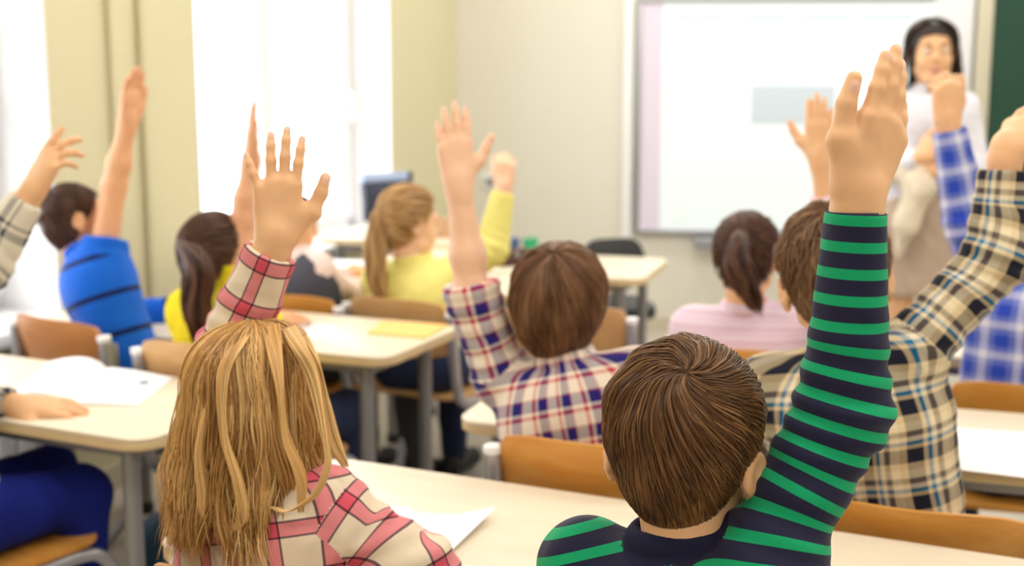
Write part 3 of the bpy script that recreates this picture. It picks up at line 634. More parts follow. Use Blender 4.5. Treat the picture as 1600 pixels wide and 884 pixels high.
# ------------------------------------------------------------------ people
def skinmat(name, c): return mat(name, c, 0.5, var=0.06, scale=45, bump=0.05, spec=0.35, sss=0.18)
M['skin'] = skinmat('fair warm skin', (234, 184, 140)); M['skin_t'] = skinmat('tan skin', (226, 170, 130)); M['skin_p'] = skinmat('pale rosy skin', (240, 196, 164))
M['lips'] = mat('lips', (216, 142, 124), 0.4); M['nail'] = mat('finger nail', (240, 192, 168), 0.25, var=0.02)
M['eyew'] = mat('eye white', (240, 238, 234), 0.2); M['iris'] = mat('dark iris', (60, 42, 30), 0.15)
def person(label, hc, hb, hs, nb, pel, yaw, arms, shirt, lower, hair, skin='skin', sw=0.135, h=0.006, hh=0.003, collar=True, sc=1.0, seed=1, loose=0.010, legs=True, standing=False, brow='iris', adult=False, folds=(), amp=0.0025, shoe='black', knee=None, ext=0.0, shirt_name='shirt', low_name='trousers', collar_r=0.057, body_h=0.012, edz=0.0, eo=0.0):
    base = V(pel[0], pel[1], 0.0); w = nrm(nb - pel); R = basis(yaw)[:, 0]; R = nrm(R - w * (R @ w)); F = np.cross(w, R)
    chest = nb - w * 0.13 * sc; parts = []; mis = []
    def add(v, f, mi): parts.append((v, f)); mis.append(mi)
    def grow(prims, h_):
        v, f = surface(prims, h_); li = labels_of(prims, v[f].mean(1)); lb = np.array([p.label for p in prims]); add(v, f, lb[li])
    # --- head and neck
    hp = head_prims(hc, hb, hs, adult, edz, eo) + [rc(nb - w * 0.03, hc + hb @ (V(0, -0.020, -0.045) * hs), 0.050 * sc, 0.046 * hs, 0.018), rc(hc + hb @ (V(0, 0.0, -0.06) * hs), hc + hb @ (V(0, 0.035, -0.075) * hs), 0.04 * hs, 0.03 * hs, 0.02)]
    grow(hp, hh)
    tf = Frame(pel, w, -F, 0.0, 0.125 * sc)
    # --- arms
    SH, fr_of, slv, fl = {}, {}, [], list(folds)
    sleeves = []
    for sd, a in arms.items():
        sg = 1 if sd == 'R' else -1
        sh = a.get('sh'); sh = nb - w * 0.055 * sc + R * sg * sw * sc if sh is None else sh
        E_, W_ = a['el'], a['wr']; hd = a.get('hand', {}); asc = a.get('sc', sc)
        ru, re, rw = 0.037 * asc, 0.0325 * asc, 0.0215 * asc; SH[sd] = sh
        mid = E_ + (W_ - E_) * 0.35
        P = [rc(sh, E_, ru, re, 0.01), rc(E_, mid, re * 0.97, re * 0.95, 0.02), rc(mid, W_, re * 0.95, rw, 0.02)]
        Yd = hd.get('dir', nrm(W_ - E_)); Zn = hd.get('nrm', V(0, -1, 0))
        P.append(rc(W_ - nrm(W_ - E_) * 0.015 * asc, W_ + nrm(Yd) * 0.012 * asc, rw, rw * 0.98, 0.02))
        P += hand_prims(W_, nrm(Yd), np.asarray(Zn, float), sd == 'R', hd.get('s', asc), hd.get('spread', (6, 1, -4, -10)), hd.get('curl', ((5, 8, 6),) * 4), hd.get('thumb', (38, 18, 4)), hd.get('nails', hh < 0.0035), hd.get('tl', 1.0), hd.get('fat', 1.0))
        ha = a.get('h', hh)
        grow(P, ha)
        # sleeve
        e = a.get('e', loose); L1 = np.linalg.norm(E_ - sh); wu = nrm(E_ - sh); e1 = a.get('ref', -F if abs(wu @ F) < 0.9 else R)
        fu = Frame(sh, wu, e1, 0.0, 0.046 * asc); wf_ = nrm(W_ - E_); ff = Frame(E_, wf_, fu.e1, L1, 0.046 * asc)
        t = a.get('cuff', 0.92); up = a.get('upto', 1.0)
        slv.append(rc(nb - w * 0.058 * sc + R * sg * 0.045 * sc, sh - wu * 0.01, 0.052 * sc + e * 0.6, 0.040 * asc + e, 0.05, 0, tf))
        if up < 1.0:
            c = sh + (E_ - sh) * up; slv.append(rc(sh, c + wu * 0.03, ru + e, ru + e * 1.5, 0.03, 0, fu)); sleeves.append(cut(c, wu, 0.13 * asc)); sleeves.append(rc(c - wu * 0.02, c + wu * 0.05, ru + e * 0.3, ru + e * 0.6, 0.003, op='sub'))
        else:
            slv.append(rc(sh, E_, ru + e, re + e * 1.35, 0.03, 0, fu)); c = E_ + (W_ - E_) * t; rt = re + (rw - re) * t
            slv.append(rc(E_, c + wf_ * 0.03, re + e * 1.35, rt + a.get('ec', e * 0.8), 0.02, 0, ff))
            fu.group = ff.group = sd
            if a.get('seamless'):
                tf.group = sd; fu.u0 = round(tf.uv(sh[None])[0][0] / 0.0275) * 0.0275; ff.u0 = fu.u0 + L1
            if a.get('band') is not None: slv.append(rc(c - wf_ * a['band'], c + wf_ * 0.02, rt + a.get('ec', e) + 0.004, rt + a.get('ec', e) + 0.004, 0.004, 0, Frame(E_, wf_, fu.e1, L1 + 0.013, 0.046 * asc)))
            sleeves.append(cut(c, wf_, 0.08 * asc)); sleeves.append(rc(c - wf_ * 0.02, c + wf_ * 0.05, rt + 0.003, rt + 0.003, 0.003, op='sub'))
            fl.append((E_, 0.075 * asc, a.get('fold', 0.006), wf_ + wu * 0.6, 0.034))
        fl.append((sh + wu * 0.03, 0.07 * asc, a.get('sfold', 0.005), wu + 0.3 * w, 0.040))
    # --- torso
    def torso(e, lab=0, frame=None):
        o = []
        for sx in (-1, 1):
            o += [rc(pel + R * sx * 0.055 * sc, chest + R * sx * 0.066 * sc, 0.078 * sc + e, 0.074 * sc + e, 0.05, lab, frame)]
        o += [el(chest + w * 0.035 * sc, V(0.125 * sc + e, 0.080 * sc + e, 0.085 * sc + e), np.stack([R, F, w], 1), 0.05, lab, frame)]
        return o
    kn = {}
    body = torso(-0.004)
    for sd, sh in SH.items(): body.append(rc(nb - w * 0.058 * sc + R * (0.04 if sd == 'R' else -0.04) * sc, sh, 0.048 * sc, 0.036 * sc, 0.04))
    lowp, shoes = [], []
    if legs:
        for sx in (-1, 1):
            hip = pel + R * sx * 0.07 * sc - V(0, 0, 0.02)
            if standing:
                kne = V(hip[0], hip[1], 0.48) + F * 0.02; ank = V(hip[0], hip[1], 0.09) - F * 0.01
            else:
                kne = hip + basis(yaw + sx * 8)[:, 1] * 0.36 * sc; kne[2] = 0.475; ank = V(kne[0], kne[1], 0.08) + F * 0.02
                if knee and sx in knee: kne, ank = knee[sx]
            kn[sx] = (hip, kne, ank); body += [rc(hip, kne, 0.066 * sc, 0.046 * sc, 0.03), rc(kne, ank, 0.044 * sc, 0.030 * sc, 0.02), rc(ank, ank + basis(yaw)[:, 1] * 0.10 * sc - V(0, 0, 0.05), 0.030 * sc, 0.022 * sc, 0.02)]
            if lower[0] == 'trousers': lowp += [rc(hip, kne, 0.080 * sc, 0.060 * sc, 0.03, 0, None), rc(kne, ank + V(0, 0, 0.02), 0.058 * sc, 0.046 * sc, 0.03, 0, None)]
            else: lowp += [rc(hip, hip + (kne - hip) * 0.92, 0.090 * sc, 0.085 * sc, 0.06, 0, None)]
            if shoe: shoes.append((ank, basis(yaw)[:, 1]))
        lowp += [rc(pel - R * 0.05 * sc, pel + R * 0.05 * sc, 0.098 * sc, 0.098 * sc, 0.05, 0, None)]
        if lower[0] == 'skirt' and standing: lowp += [rc(pel, V(pel[0], pel[1], 0.56), 0.13 * sc, 0.12 * sc, 0.05, 0, None)]
    grow(body, body_h)
    o_, vs_, fs = 0, [], []
    for v, f in parts: vs_.append(v); fs.append(f + o_); o_ += len(v)
    P = meshobj('person', np.vstack(vs_) - base, np.vstack(fs), [M[skin], M['lips'], M['nail']], None, True, base, np.concatenate(mis))
    tag(P, label, 'person', 'people in the classroom')
    # --- clothes
    sp = torso(loose, 0, tf) + slv
    if collar: sp.append(Prim('torus', 0.003, 1, tf, 'add', c=nb + w * 0.013, n=nrm(nrm(hc - nb) + w - F * 0.25), R0=collar_r * sc - 0.004, r0=0.0095, st=1.6))
    cloth(shirt_name, sp + sleeves, h, [M[x] for x in shirt], P, base, fl, seed, amp)
    if lowp:
        if lower[0] == 'skirt' and standing: lowp.append(cut(V(pel[0], pel[1], 0.52), V(0, 0, -1), 0.3))
        cloth(low_name, lowp, max(h, 0.009), [M[lower[1]]], P, base, (), seed + 3, 0.004)
    for ank, fd in shoes:
        hl = V(ank[0], ank[1], 0.042) - fd * 0.03; v, f = surface([rc(hl, hl + fd * 0.15 * sc, 0.038, 0.034, 0.01), rc(hl, ank + V(0, 0, 0.01), 0.036, 0.036, 0.02), cut(V(hl[0], hl[1], 0.008), V(0, 0, -1), 0.3)], 0.009)
        meshobj('shoe', v - base, f, M[shoe], P)
    # --- eyes and brows
    for sx in (-1, 1):
        ec = hc + hb @ (V(sx * 0.031, 0.0785, 0.003) * hs); bm = bmesh.new(); bmesh.ops.create_uvsphere(bm, u_segments=12, v_segments=8, radius=0.0105 * hs)
        ey = bmobj('eye', bm, M['eyew'], P, True, ec - base); bm = bmesh.new(); bmesh.ops.create_uvsphere(bm, u_segments=10, v_segments=6, radius=0.0056 * hs)
        bmobj('iris', bm, M['iris'], ey, True, hb @ (V(0, 0.0066, 0) * hs))
        pth = [hc + hb @ (V(sx * x, y, z) * hs) - base for x, y, z in ((0.014, 0.0905, 0.023), (0.030, 0.0865, 0.0275), (0.046, 0.074, 0.023))]
        tube('eyebrow', pth, [0.0026 * hs, 0.0032 * hs, 0.0016 * hs], M[brow], P, 6)
    hair(P, base)
    return P
def rest_arm(nb, pel, yaw, side, desk_z=0.70, sw=0.135, reach=0.20, out=0.02, sc=1.0):
    B = basis(yaw); sg = 1 if side == 'R' else -1
    w = nrm(nb - pel); sh = nb - w * 0.055 * sc + B[:, 0] * sg * sw * sc
    E_ = sh + B[:, 0] * sg * out + B[:, 1] * 0.12 - V(0, 0, 0.17); W_ = E_ + B[:, 1] * reach - B[:, 0] * sg * 0.06; W_[2] = desk_z + 0.02
    return dict(el=E_, wr=W_, hand=dict(dir=nrm(B[:, 1] - B[:, 0] * sg * 0.4 - V(0, 0, 0.05)), nrm=V(0, 0, 1), curl=((12, 18, 12),) * 4))
def hair_simple(name, mname, maker):
    def fn(P, base): hair_obj(name, maker(), M[mname], P, base)
    return fn
# ------------------------------------------------------------------ fabrics and hair colours
M['f_stripe'] = stripes('navy and green striped jersey', 0.0275, [(0, (34, 33, 60)), (0.60, (16, 160, 106))]); M['c_navy'] = mat('navy rib collar', (34, 33, 60), 0.9, spec=0.2)
cr_, pk_, dk_ = (240, 230, 216), (234, 148, 162), (120, 92, 102)
pb_ = [(0, cr_), (0.40, dk_), (0.445, pk_), (0.70, dk_), (0.745, cr_)]
M['f_pink'] = plaid('pink and cream tartan flannel', 0.064, pb_, pb_, 1.0, 'MULTIPLY')
nb_ = [(0, (238, 224, 206)), (0.30, (190, 40, 60)), (0.42, (238, 224, 206)), (0.52, (34, 30, 112)), (0.84, (150, 40, 80)), (0.90, (238, 224, 206))]
M['f_navyred'] = plaid('navy, red and white checked cotton', 0.062, nb_, nb_, 0.5)
tb_ = [(0, (214, 190, 150)), (0.14, (20, 22, 40)), (0.44, (214, 190, 150)), (0.52, (0, 118, 166)), (0.60, (232, 218, 190)), (0.70, (110, 96, 88)), (0.82, (232, 214, 180))]
M['f_teal'] = plaid('beige, navy and teal checked cotton', 0.080, tb_, tb_, 0.5)
bb_ = [(0, (222, 222, 240)), (0.25, (118, 132, 206)), (0.42, (44, 72, 186)), (0.80, (118, 132, 206))]
M['f_blue'] = plaid('blue and white checked cotton', 0.070, bb_, bb_, 0.5)
lb_ = [(0, (226, 216, 196)), (0.40, (40, 46, 74)), (0.62, (226, 216, 196)), (0.72, (60, 60, 70)), (0.80, (226, 216, 196))]
M['f_left'] = plaid('cream and navy checked cotton', 0.085, lb_, lb_, 0.5)
M['f_polo'] = stripes('bright blue polo with navy lines', 0.105, [(0, (16, 96, 208)), (0.86, (14, 28, 78))]); M['c_blue'] = mat('blue rib collar', (16, 90, 200), 0.9, spec=0.2)
M['f_yellow'] = mat('soft yellow knit', (236, 228, 136), 0.9, var=0.05, spec=0.2); M['f_yellow2'] = mat('bright yellow cotton', (238, 214, 40), 0.9, spec=0.2)
M['f_lilac'] = stripes('pale pink striped cotton', 0.030, [(0, (232, 206, 224)), (0.5, (222, 190, 208)), (0.7, (236, 214, 228))])
M['f_rose'] = mat('pale rose knit', (238, 214, 208), 0.9, spec=0.2); M['f_vest'] = mat('dark grey wool vest', (78, 78, 88), 0.95, spec=0.15)
M['f_blouse'] = mat('white lavender blouse', (228, 226, 236), 0.8, var=0.04, scale=18, spec=0.2); M['f_skirt'] = mat('taupe skirt', (186, 164, 146), 0.9, var=0.06, scale=50, spec=0.2)
M['f_card'] = mat('cream patterned shawl', (222, 208, 186), 0.95, var=0.22, scale=22, spec=0.15)
M['jeans'] = mat('dark blue denim', (52, 60, 92), 0.9, var=0.15, scale=25, spec=0.2); M['jeans_b'] = mat('royal blue cotton trousers', (24, 38, 128), 0.9, var=0.10, scale=12, spec=0.2); M['greyt'] = mat('dark grey trousers', (70, 68, 72), 0.9, spec=0.2)
M['white_c'] = mat('white cotton', (244, 242, 240), 0.9, spec=0.2)
M['h_boy'] = hairmat('chestnut brown hair', (52, 32, 18), (112, 74, 42), (176, 130, 82), 0.36); M['h_blond'] = hairmat('honey blonde hair', (140, 94, 46), (216, 164, 96), (250, 218, 158), 0.36)
M['h_bowl'] = hairmat('brown bowl-cut hair', (66, 40, 22), (124, 84, 54), (168, 128, 94), 0.36); M['h_dark'] = hairmat('dark brown hair', (46, 26, 20), (84, 50, 36), (122, 84, 62))
M['h_tan'] = hairmat('light brown hair', (82, 56, 38), (138, 100, 70), (178, 140, 104)); M['h_gold'] = hairmat('sandy blonde hair', (130, 90, 52), (190, 146, 92), (226, 192, 140)); M['h_black'] = hairmat('very dark hair', (26, 16, 14), (48, 30, 26), (82, 54, 44))

def seat_pel(c, yaw, back=0.06, z=0.51): return V(c[0], c[1], z) - basis(yaw)[:, 1] * back

# ------------------------------------------------------------------ child in the striped jersey (nearest)
c = chair_at_back(0.175, 0.985, 24.0, 'honey plywood chair the child in stripes sits on')
pel = V(0.285, 1.215, 0.51); nb = at(1070, 848, 1.335); hc = at(1070, 692, 1.345); hb = basis(23, 0, 2)
def hair_striped(P, base):
    s = Scalp(hc, hb, 0.97, (0.16, -0.62, 0.77), 0.010, ((0, 26, 42, 58, 72, 82, 100, 118, 140, 180), (-0.084, -0.080, -0.066, -0.040, -0.008, 0.004, 0.006, 0.030, 0.058, 0.064)), taper=((-0.08, -0.03, 0.04), (0.1, 0.45, 1.0)))
    hair_obj('hair', [s.cap(0.004, tint=0.22), s.short(9000, 11, 0.85, 0.00085, 1.7, 0.70, 0.06, 0.008, 11)], M['h_boy'], P, base)
person('child in green and navy striped jersey with right hand raised, seen from behind', hc, hb, 0.97, nb, pel, 24, dict(
    R=dict(sh=at(1192, 880, 1.295), el=at(1318, 640, 1.325), wr=at(1340, 305, 1.330), cuff=0.93, seamless=True, e=0.0095, ec=0.0065, fold=0.007, sfold=0.006, h=0.0024, sc=1.06,
           hand=dict(dir=V(0.37, 0.10, 1.0), nrm=V(0.50, -0.86, 0.05), s=1.05, spread=(-3, -1, 2, 5), curl=((6, 5, 4), (8, 6, 5), (10, 8, 6), (14, 10, 6)), thumb=(34, 10, 2), tl=1.2)),
    L=dict(sh=at(918, 890, 1.385), **rest_arm(nb, pel, 24, 'L', out=0.05))), ('f_stripe', 'c_navy'), ('trousers', 'jeans'), hair_striped, 'skin', sw=0.138, h=0.0034, hh=0.0026, seed=3, loose=0.012, amp=0.0022, brow='h_boy', edz=-0.020, eo=0.004)

# ------------------------------------------------------------------ blonde child with pink tartan shirt
gc = chair_at_back(-0.345, 1.515, 25, 'honey plywood chair under the long-haired blonde child')
pel2 = V(-0.295, 1.625, 0.51); nb2 = at(408, 742, 1.70); hc2 = at(408, 622, 1.71); hb2 = basis(33, 0, 0)
def hair_blond(P, base):
    s = Scalp(hc2, hb2, 0.93, (0, -0.15, 0.99), 0.010, ((0, 80, 100, 118, 140, 180), (-0.10, -0.09, -0.06, -0.02, 0.055, 0.066)))
    a, _ = s.long(5600, 26, 0.190, 0.0010, 0.15, 0.0070, seed=8, nlock=95, amax=104, curl=0.006, lay=0.012)
    b, _ = s.long(1300, 26, 0.195, 0.0010, 0.17, 0.011, seed=18, nlock=24, amax=96, curl=0.012, lay=0.017)
    r = np.random.default_rng(77); locks = []
    for pts, wd, tn, cnt in (([(450, 512, 1.69), (488, 585, 1.63), (503, 660, 1.60), (512, 722, 1.585), (492, 772, 1.58), (452, 798, 1.58), (425, 792, 1.585)], 0.007, 0.72, 90),
                        ([(395, 506, 1.69), (348, 590, 1.615), (350, 680, 1.59), (372, 755, 1.58), (378, 812, 1.578), (352, 838, 1.58)], 0.008, 0.64, 100),
                        ([(425, 508, 1.68), (437, 600, 1.612), (446, 680, 1.592), (470, 745, 1.582), (470, 800, 1.58)], 0.007, 0.56, 90),
                        ([(380, 508, 1.69), (330, 610, 1.63), (312, 700, 1.605), (318, 780, 1.595), (300, 836, 1.59)], 0.009, 0.60, 110),
                        ([(470, 528, 1.69), (505, 610, 1.65), (524, 690, 1.625), (540, 730, 1.62)], 0.008, 0.68, 80)):
        pts = [pts[0]] + [((pts[0][0] + pts[1][0]) / 2 - 2, (pts[0][1] + pts[1][1]) / 2 - 8, 1.628)] + [(q_[0], q_[1], q_[2] - (0.014 if k_ == 0 else 0.006)) for k_, q_ in enumerate(pts[1:])]; C = smooth_path([at(*q) for q in pts], 6); m = len(C); q = np.linspace(0, 1, m); W_ = wd * np.interp(q, (0, 0.2, 0.6, 1), (1.3, 1.0, 1.0, 0.3)); a_ = r.uniform(0, 2 * PI, cnt); rr = np.sqrt(r.uniform(0, 1, cnt))
        Q = C[None] + (W_[None] * (rr * np.cos(a_))[:, None])[..., None] * V(0.95, 0.1, 0.3) + (W_[None] * (rr * np.sin(a_))[:, None] * 0.5)[..., None] * V(0, 1, 0) + (0.003 * np.sin(q[None] * 9 + a_[:, None]))[..., None] * V(1, 0, 0)
        locks.append(strand_mesh(Q, 0.0010 * r.uniform(0.7, 1.2, cnt), hc2, np.clip(tn + 0.1 * r.normal(size=cnt), 0, 1), np.clip(np.linspace(7, 0.12, m), 0, 1)))
    hair_obj('hair', [s.cap(0.003, tint=0.3), a, b] + locks, M['h_blond'], P, base)
person('long-haired blonde child in pink tartan shirt raising the left hand', hc2, hb2, 0.93, nb2, pel2, 26, dict(
    L=dict(sh=at(318, 745, 1.76), el=at(362, 545, 1.74), wr=at(432, 372, 1.72), cuff=0.88, e=0.010, ec=0.011, h=0.0026, sc=1.0,
           hand=dict(dir=V(0.05, 0.02, 1.0), nrm=V(0.05, -1, 0.05), s=0.99, fat=0.9, spread=(5, 1, -3, -24), curl=((4, 8, 8), (4, 8, 8), (4, 8, 8), (4, 8, 8)), thumb=(48, 24, 14))),
    R=dict(sh=at(512, 800, 1.64), el=at(655, 892, 1.61), wr=at(640, 1030, 1.60), e=0.012, cuff=0.9, fold=0.007, hand=dict(dir=V(-0.4, 0.9, 0), nrm=V(0, 0, 1)))),
    ('f_pink', 'f_pink'), ('trousers', 'jeans'), hair_blond, 'skin', sw=0.130, h=0.0033, hh=0.003, seed=9, loose=0.011, brow='h_blond')

# ------------------------------------------------------------------ child with bowl cut, checked navy and red
cc = chair_at_back(0.125, 2.125, 20, 'honey plywood chair of the bowl-cut child, behind the nearest desk')
pel3 = seat_pel(cc, 20, 0.05) + V(-0.03, 0, 0); nb3 = at(882, 568, 2.40); hc3 = at(874, 472, 2.42); hb3 = basis(20, 4, 3)
def hair_bowl(P, base):
    s = Scalp(hc3, hb3, 0.94, (0, -0.42, 0.91), 0.015, ((0, 60, 90, 112, 135, 180), (-0.104, -0.098, -0.070, -0.02, 0.040, 0.045)))
    hair_obj('hair', [s.cap(0.004, tint=0.25), s.short(4600, 11, 1.25, 0.0013, 0.35, 0.6, 0.04, 0.007, 21, droop=0.006)], M['h_bowl'], P, base)
person('bowl-cut child in navy and red checked shirt raising a bare left forearm', hc3, hb3, 0.94, nb3, pel3, 20, dict(
    L=dict(sh=at(782, 585, 2.44), el=at(738, 458, 2.43), wr=at(716, 285, 2.43), cuff=0.10, e=0.013, ec=0.018, sc=1.04, fold=0.006, h=0.0032,
           hand=dict(dir=V(-0.09, 0.05, 1.0), nrm=V(0.22, -1, 0.05), s=1.0, spread=(5, 2, -3, -5), curl=((6, 8, 6),) * 4, thumb=(48, 36, 30))),
    R=rest_arm(nb3, pel3, 20, 'R', out=0.05)), ('f_navyred', 'f_navyred'), ('trousers', 'jeans'), hair_bowl, 'skin_p', sw=0.135, h=0.0055, hh=0.0034, seed=15, loose=0.012, brow='h_bowl')

# ------------------------------------------------------------------ child in beige and teal checked shirt
rcx = chair_at_back(0.625, 1.900, 20, 'honey plywood chair of the child in the teal checked shirt', top=0.72)
pel4 = V(0.640, 2.085, 0.51); nb4 = at(1322, 548, 2.10); hc4 = at(1304, 432, 2.12); hb4 = basis(12, -2, -8)
def hair_teal(P, base):
    s = Scalp(hc4, hb4, 1.02, (0.1, -0.5, 0.86), 0.009, taper=((-0.08, -0.03, 0.04), (0.1, 0.45, 1.0)))
    hair_obj('hair', [s.cap(0.004, tint=0.25), s.short(3600, 7, 0.55, 0.0012, 1.2, 0.5, 0.16, 0.014, 31)], M['h_tan'], P, base)
person('child in beige and teal checked shirt with right arm bent up', hc4, hb4, 1.02, nb4, pel4, 20, dict(
    R=dict(sh=at(1432, 540, 2.05), el=at(1556, 402, 2.07), wr=at(1572, 232, 2.08), cuff=0.80, e=0.012, ec=0.012, band=0.045, sc=1.05, fold=0.007, h=0.003,
           hand=dict(dir=V(0.85, 0.1, 0.62), nrm=V(-0.45, -0.55, 0.75), s=1.02, curl=((14, 16, 10),) * 4)),
    L=rest_arm(nb4, pel4, 20, 'L', out=0.05)), ('f_teal', 'f_teal'), ('trousers', 'greyt'), hair_teal, 'skin', sw=0.140, h=0.005, hh=0.0034, seed=25, loose=0.016, brow='h_tan', amp=0.003, edz=-0.015, eo=0.004)

# ------------------------------------------------------------------ child in pale pink with pony tail
pc = chair_at_back(0.522, 2.875, 17, 'honey plywood chair behind the child in pale pink')
pel5 = seat_pel(pc, 17, 0.06); nb5 = at(1166, 485, 3.05); hc5 = at(1166, 400, 3.06); hb5 = basis(20, 0, 2)
def hair_pink(P, base):
    s = Scalp(hc5, hb5, 0.93, (0, -0.4, 0.9), 0.006); tie = V(0.0, -0.86, 0.45)
    hair_obj('hair', [s.cap(0.003, tint=0.3), s.pony(900, 12, tie, 0.0020, 41), s.tail(420, 16, tie, [at(1152, 405, 2.92), at(1166, 440, 2.91), at(1182, 478, 2.94)], 0.034, 0.0021, 42)], M['h_dark'], P, base)
person('child in pale pink with dark ponytail raising a hand before the white board', hc5, hb5, 0.93, nb5, pel5, 17, dict(
    R=dict(sh=at(1240, 500, 3.02), el=at(1305, 400, 3.04), wr=at(1280, 245, 3.05), cuff=0.62, e=0.013, ec=0.010, sc=0.98, h=0.0042,
           hand=dict(dir=V(-0.02, 0.05, 1), nrm=V(-0.3, -0.95, 0.1), s=1.0, spread=(2, 0, -2, -4), curl=((8, 10, 8),) * 4, thumb=(46, 34, 24))),
    L=rest_arm(nb5, pel5, 17, 'L', out=0.05)), ('f_lilac', 'f_lilac'), ('trousers', 'jeans'), hair_pink, 'skin', sw=0.130, h=0.007, hh=0.004, seed=35, loose=0.012, brow='h_dark')

# ------------------------------------------------------------------ child in blue checked shirt at the right edge
bc = chair_at_back(1.130, 2.690, 18, 'honey plywood chair at the right edge, below the blue checked shirt', top=0.72)
pel6 = seat_pel(bc, 18, 0.05); nb6 = at(1632, 425, 2.92); hc6 = at(1640, 322, 2.94); hb6 = basis(10, 0, 0)
def hair_blue(P, base):
    s = Scalp(hc6, hb6, 0.98); hair_obj('hair', [s.cap(0.004, tint=0.25), s.short(900, 7, 0.6, 0.0024, 1.0, 0.5, 0.12, 0.010, 51)], M['h_tan'], P, base)
person('child in blue and white checked shirt at the right edge raising a loose fist', hc6, hb6, 0.98, nb6, pel6, 18, dict(
    L=dict(sh=at(1545, 452, 2.97), el=at(1512, 345, 2.98), wr=at(1480, 190, 2.98), cuff=0.92, e=0.015, ec=0.013, sc=1.05, h=0.004,
           hand=dict(dir=V(-0.03, 0.05, 1), nrm=V(0.1, -1, 0.1), s=1.05, spread=(2, 0, -2, -5), curl=((40, 55, 35), (42, 55, 35), (44, 55, 35), (46, 55, 35)), thumb=(26, 8, 0))),
    R=rest_arm(nb6, pel6, 18, 'R', out=0.05)), ('f_blue', 'f_blue'), ('trousers', 'jeans'), hair_blue, 'skin', sw=0.145, h=0.007, hh=0.005, seed=45, loose=0.020, brow='h_tan')

# ------------------------------------------------------------------ child in yellow
yc = chair_at_back(-0.365, 3.755, 28, 'pale beech chair the child in yellow sits on', 'ply_l', 0.72)
pel7 = V(-0.285, 3.885, 0.51); nb7 = at(645, 410, 3.91); hc7 = at(640, 347, 3.92); hb7 = basis(58, -4, 4)
def hair_yellow(P, base):
    s = Scalp(hc7, hb7, 0.99, (0, -0.4, 0.9), 0.006); tie = V(-0.05, -0.98, 0.05)
    hair_obj('hair', [s.cap(0.003, tint=0.35), s.pony(900, 12, tie, 0.0022, 61), s.tail(420, 16, tie, [at(588, 372, 3.85), at(586, 425, 3.83), at(600, 485, 3.83)], 0.036, 0.0024, 62)], M['h_gold'], P, base)
    v, f = tube_data([at(602, 340, 3.87), at(592, 352, 3.865)], 0.022, 10); meshobj('hair_tie', np.array(v) - base, f, M['black'], P)
person('ponytailed child in soft yellow knit jumper with a hand up beside the monitor', hc7, hb7, 0.99, nb7, pel7, 30, dict(
    R=dict(sh=at(706, 432, 3.87), el=at(768, 388, 3.91), wr=at(788, 292, 3.93), cuff=0.92, e=0.014, ec=0.010, sc=1.0, h=0.0045,
           hand=dict(dir=V(0.02, 0.1, 1), nrm=V(-0.2, -1, 0.1), s=0.95, curl=((38, 40, 30), (40, 42, 30), (42, 44, 30), (44, 44, 30)), thumb=(26, 8, 0))),
    L=rest_arm(nb7, pel7, 30, 'L', out=0.04)), ('f_yellow', 'f_yellow'), ('trousers', 'jeans'), hair_yellow, 'skin_p', sw=0.130, h=0.0075, hh=0.0042, seed=55, loose=0.014, brow='h_gold')

# ------------------------------------------------------------------ child in a grey vest
vc = chair_at_back(-0.710, 3.835, 25, 'honey plywood chair of the child in the grey vest', 'ply', 0.72)
pel8 = V(-0.645, 3.965, 0.51); nb8 = at(460, 398, 4.00); hc8 = at(455, 352, 4.02); hb8 = basis(62, -8, 4)
def hair_vest(P, base):
    s = Scalp(hc8, hb8, 0.88, lift=0.008); hair_obj('hair', [s.cap(0.004, tint=0.2), s.short(700, 7, 0.6, 0.0026, 1.0, 0.5, 0.12, 0.008, 71)], M['h_dark'], P, base)
V8 = person('child in dark grey vest leaning on the far desk, half hidden by a raised hand', hc8, hb8, 0.88, nb8, pel8, 40, dict(
    R=dict(sh=at(494, 422, 3.96), el=at(520, 448, 4.00), wr=at(566, 452, 4.18), e=0.012, cuff=0.9, sc=0.95, h=0.005, hand=dict(dir=V(0.8, 0.5, -0.05), nrm=V(0, 0, 1))),
    L=rest_arm(nb8, pel8, 40, 'L', out=0.02, sc=0.9)), ('f_rose', 'f_rose'), ('trousers', 'greyt'), hair_vest, 'skin', sw=0.115, h=0.0075, hh=0.0045, seed=65, sc=0.92, loose=0.008, brow='h_dark')
w8 = nrm(nb8 - pel8); R8 = basis(40)[:, 0]; F8 = np.cross(w8, R8); ch8 = nb8 - w8 * 0.12; vp = []
for sx in (-1, 1):
    vp += [rc(pel8 + R8 * sx * 0.05, ch8 + R8 * sx * 0.060, 0.088, 0.086, 0.05), rc(ch8 + R8 * sx * 0.055, nb8 + R8 * sx * 0.072 - w8 * 0.045, 0.075, 0.050, 0.04)]
vp.append(el(ch8 + w8 * 0.032, V(0.126, 0.088, 0.09), np.stack([R8, F8, w8], 1), 0.04))
vp.append(rc(nb8 - w8 * 0.02, nb8 + w8 * 0.08, 0.052, 0.06, 0.01, op='sub'))
b8 = V(pel8[0], pel8[1], 0); cloth('vest', vp, 0.008, [M['f_vest']], V8, b8, (), 66, 0.002)

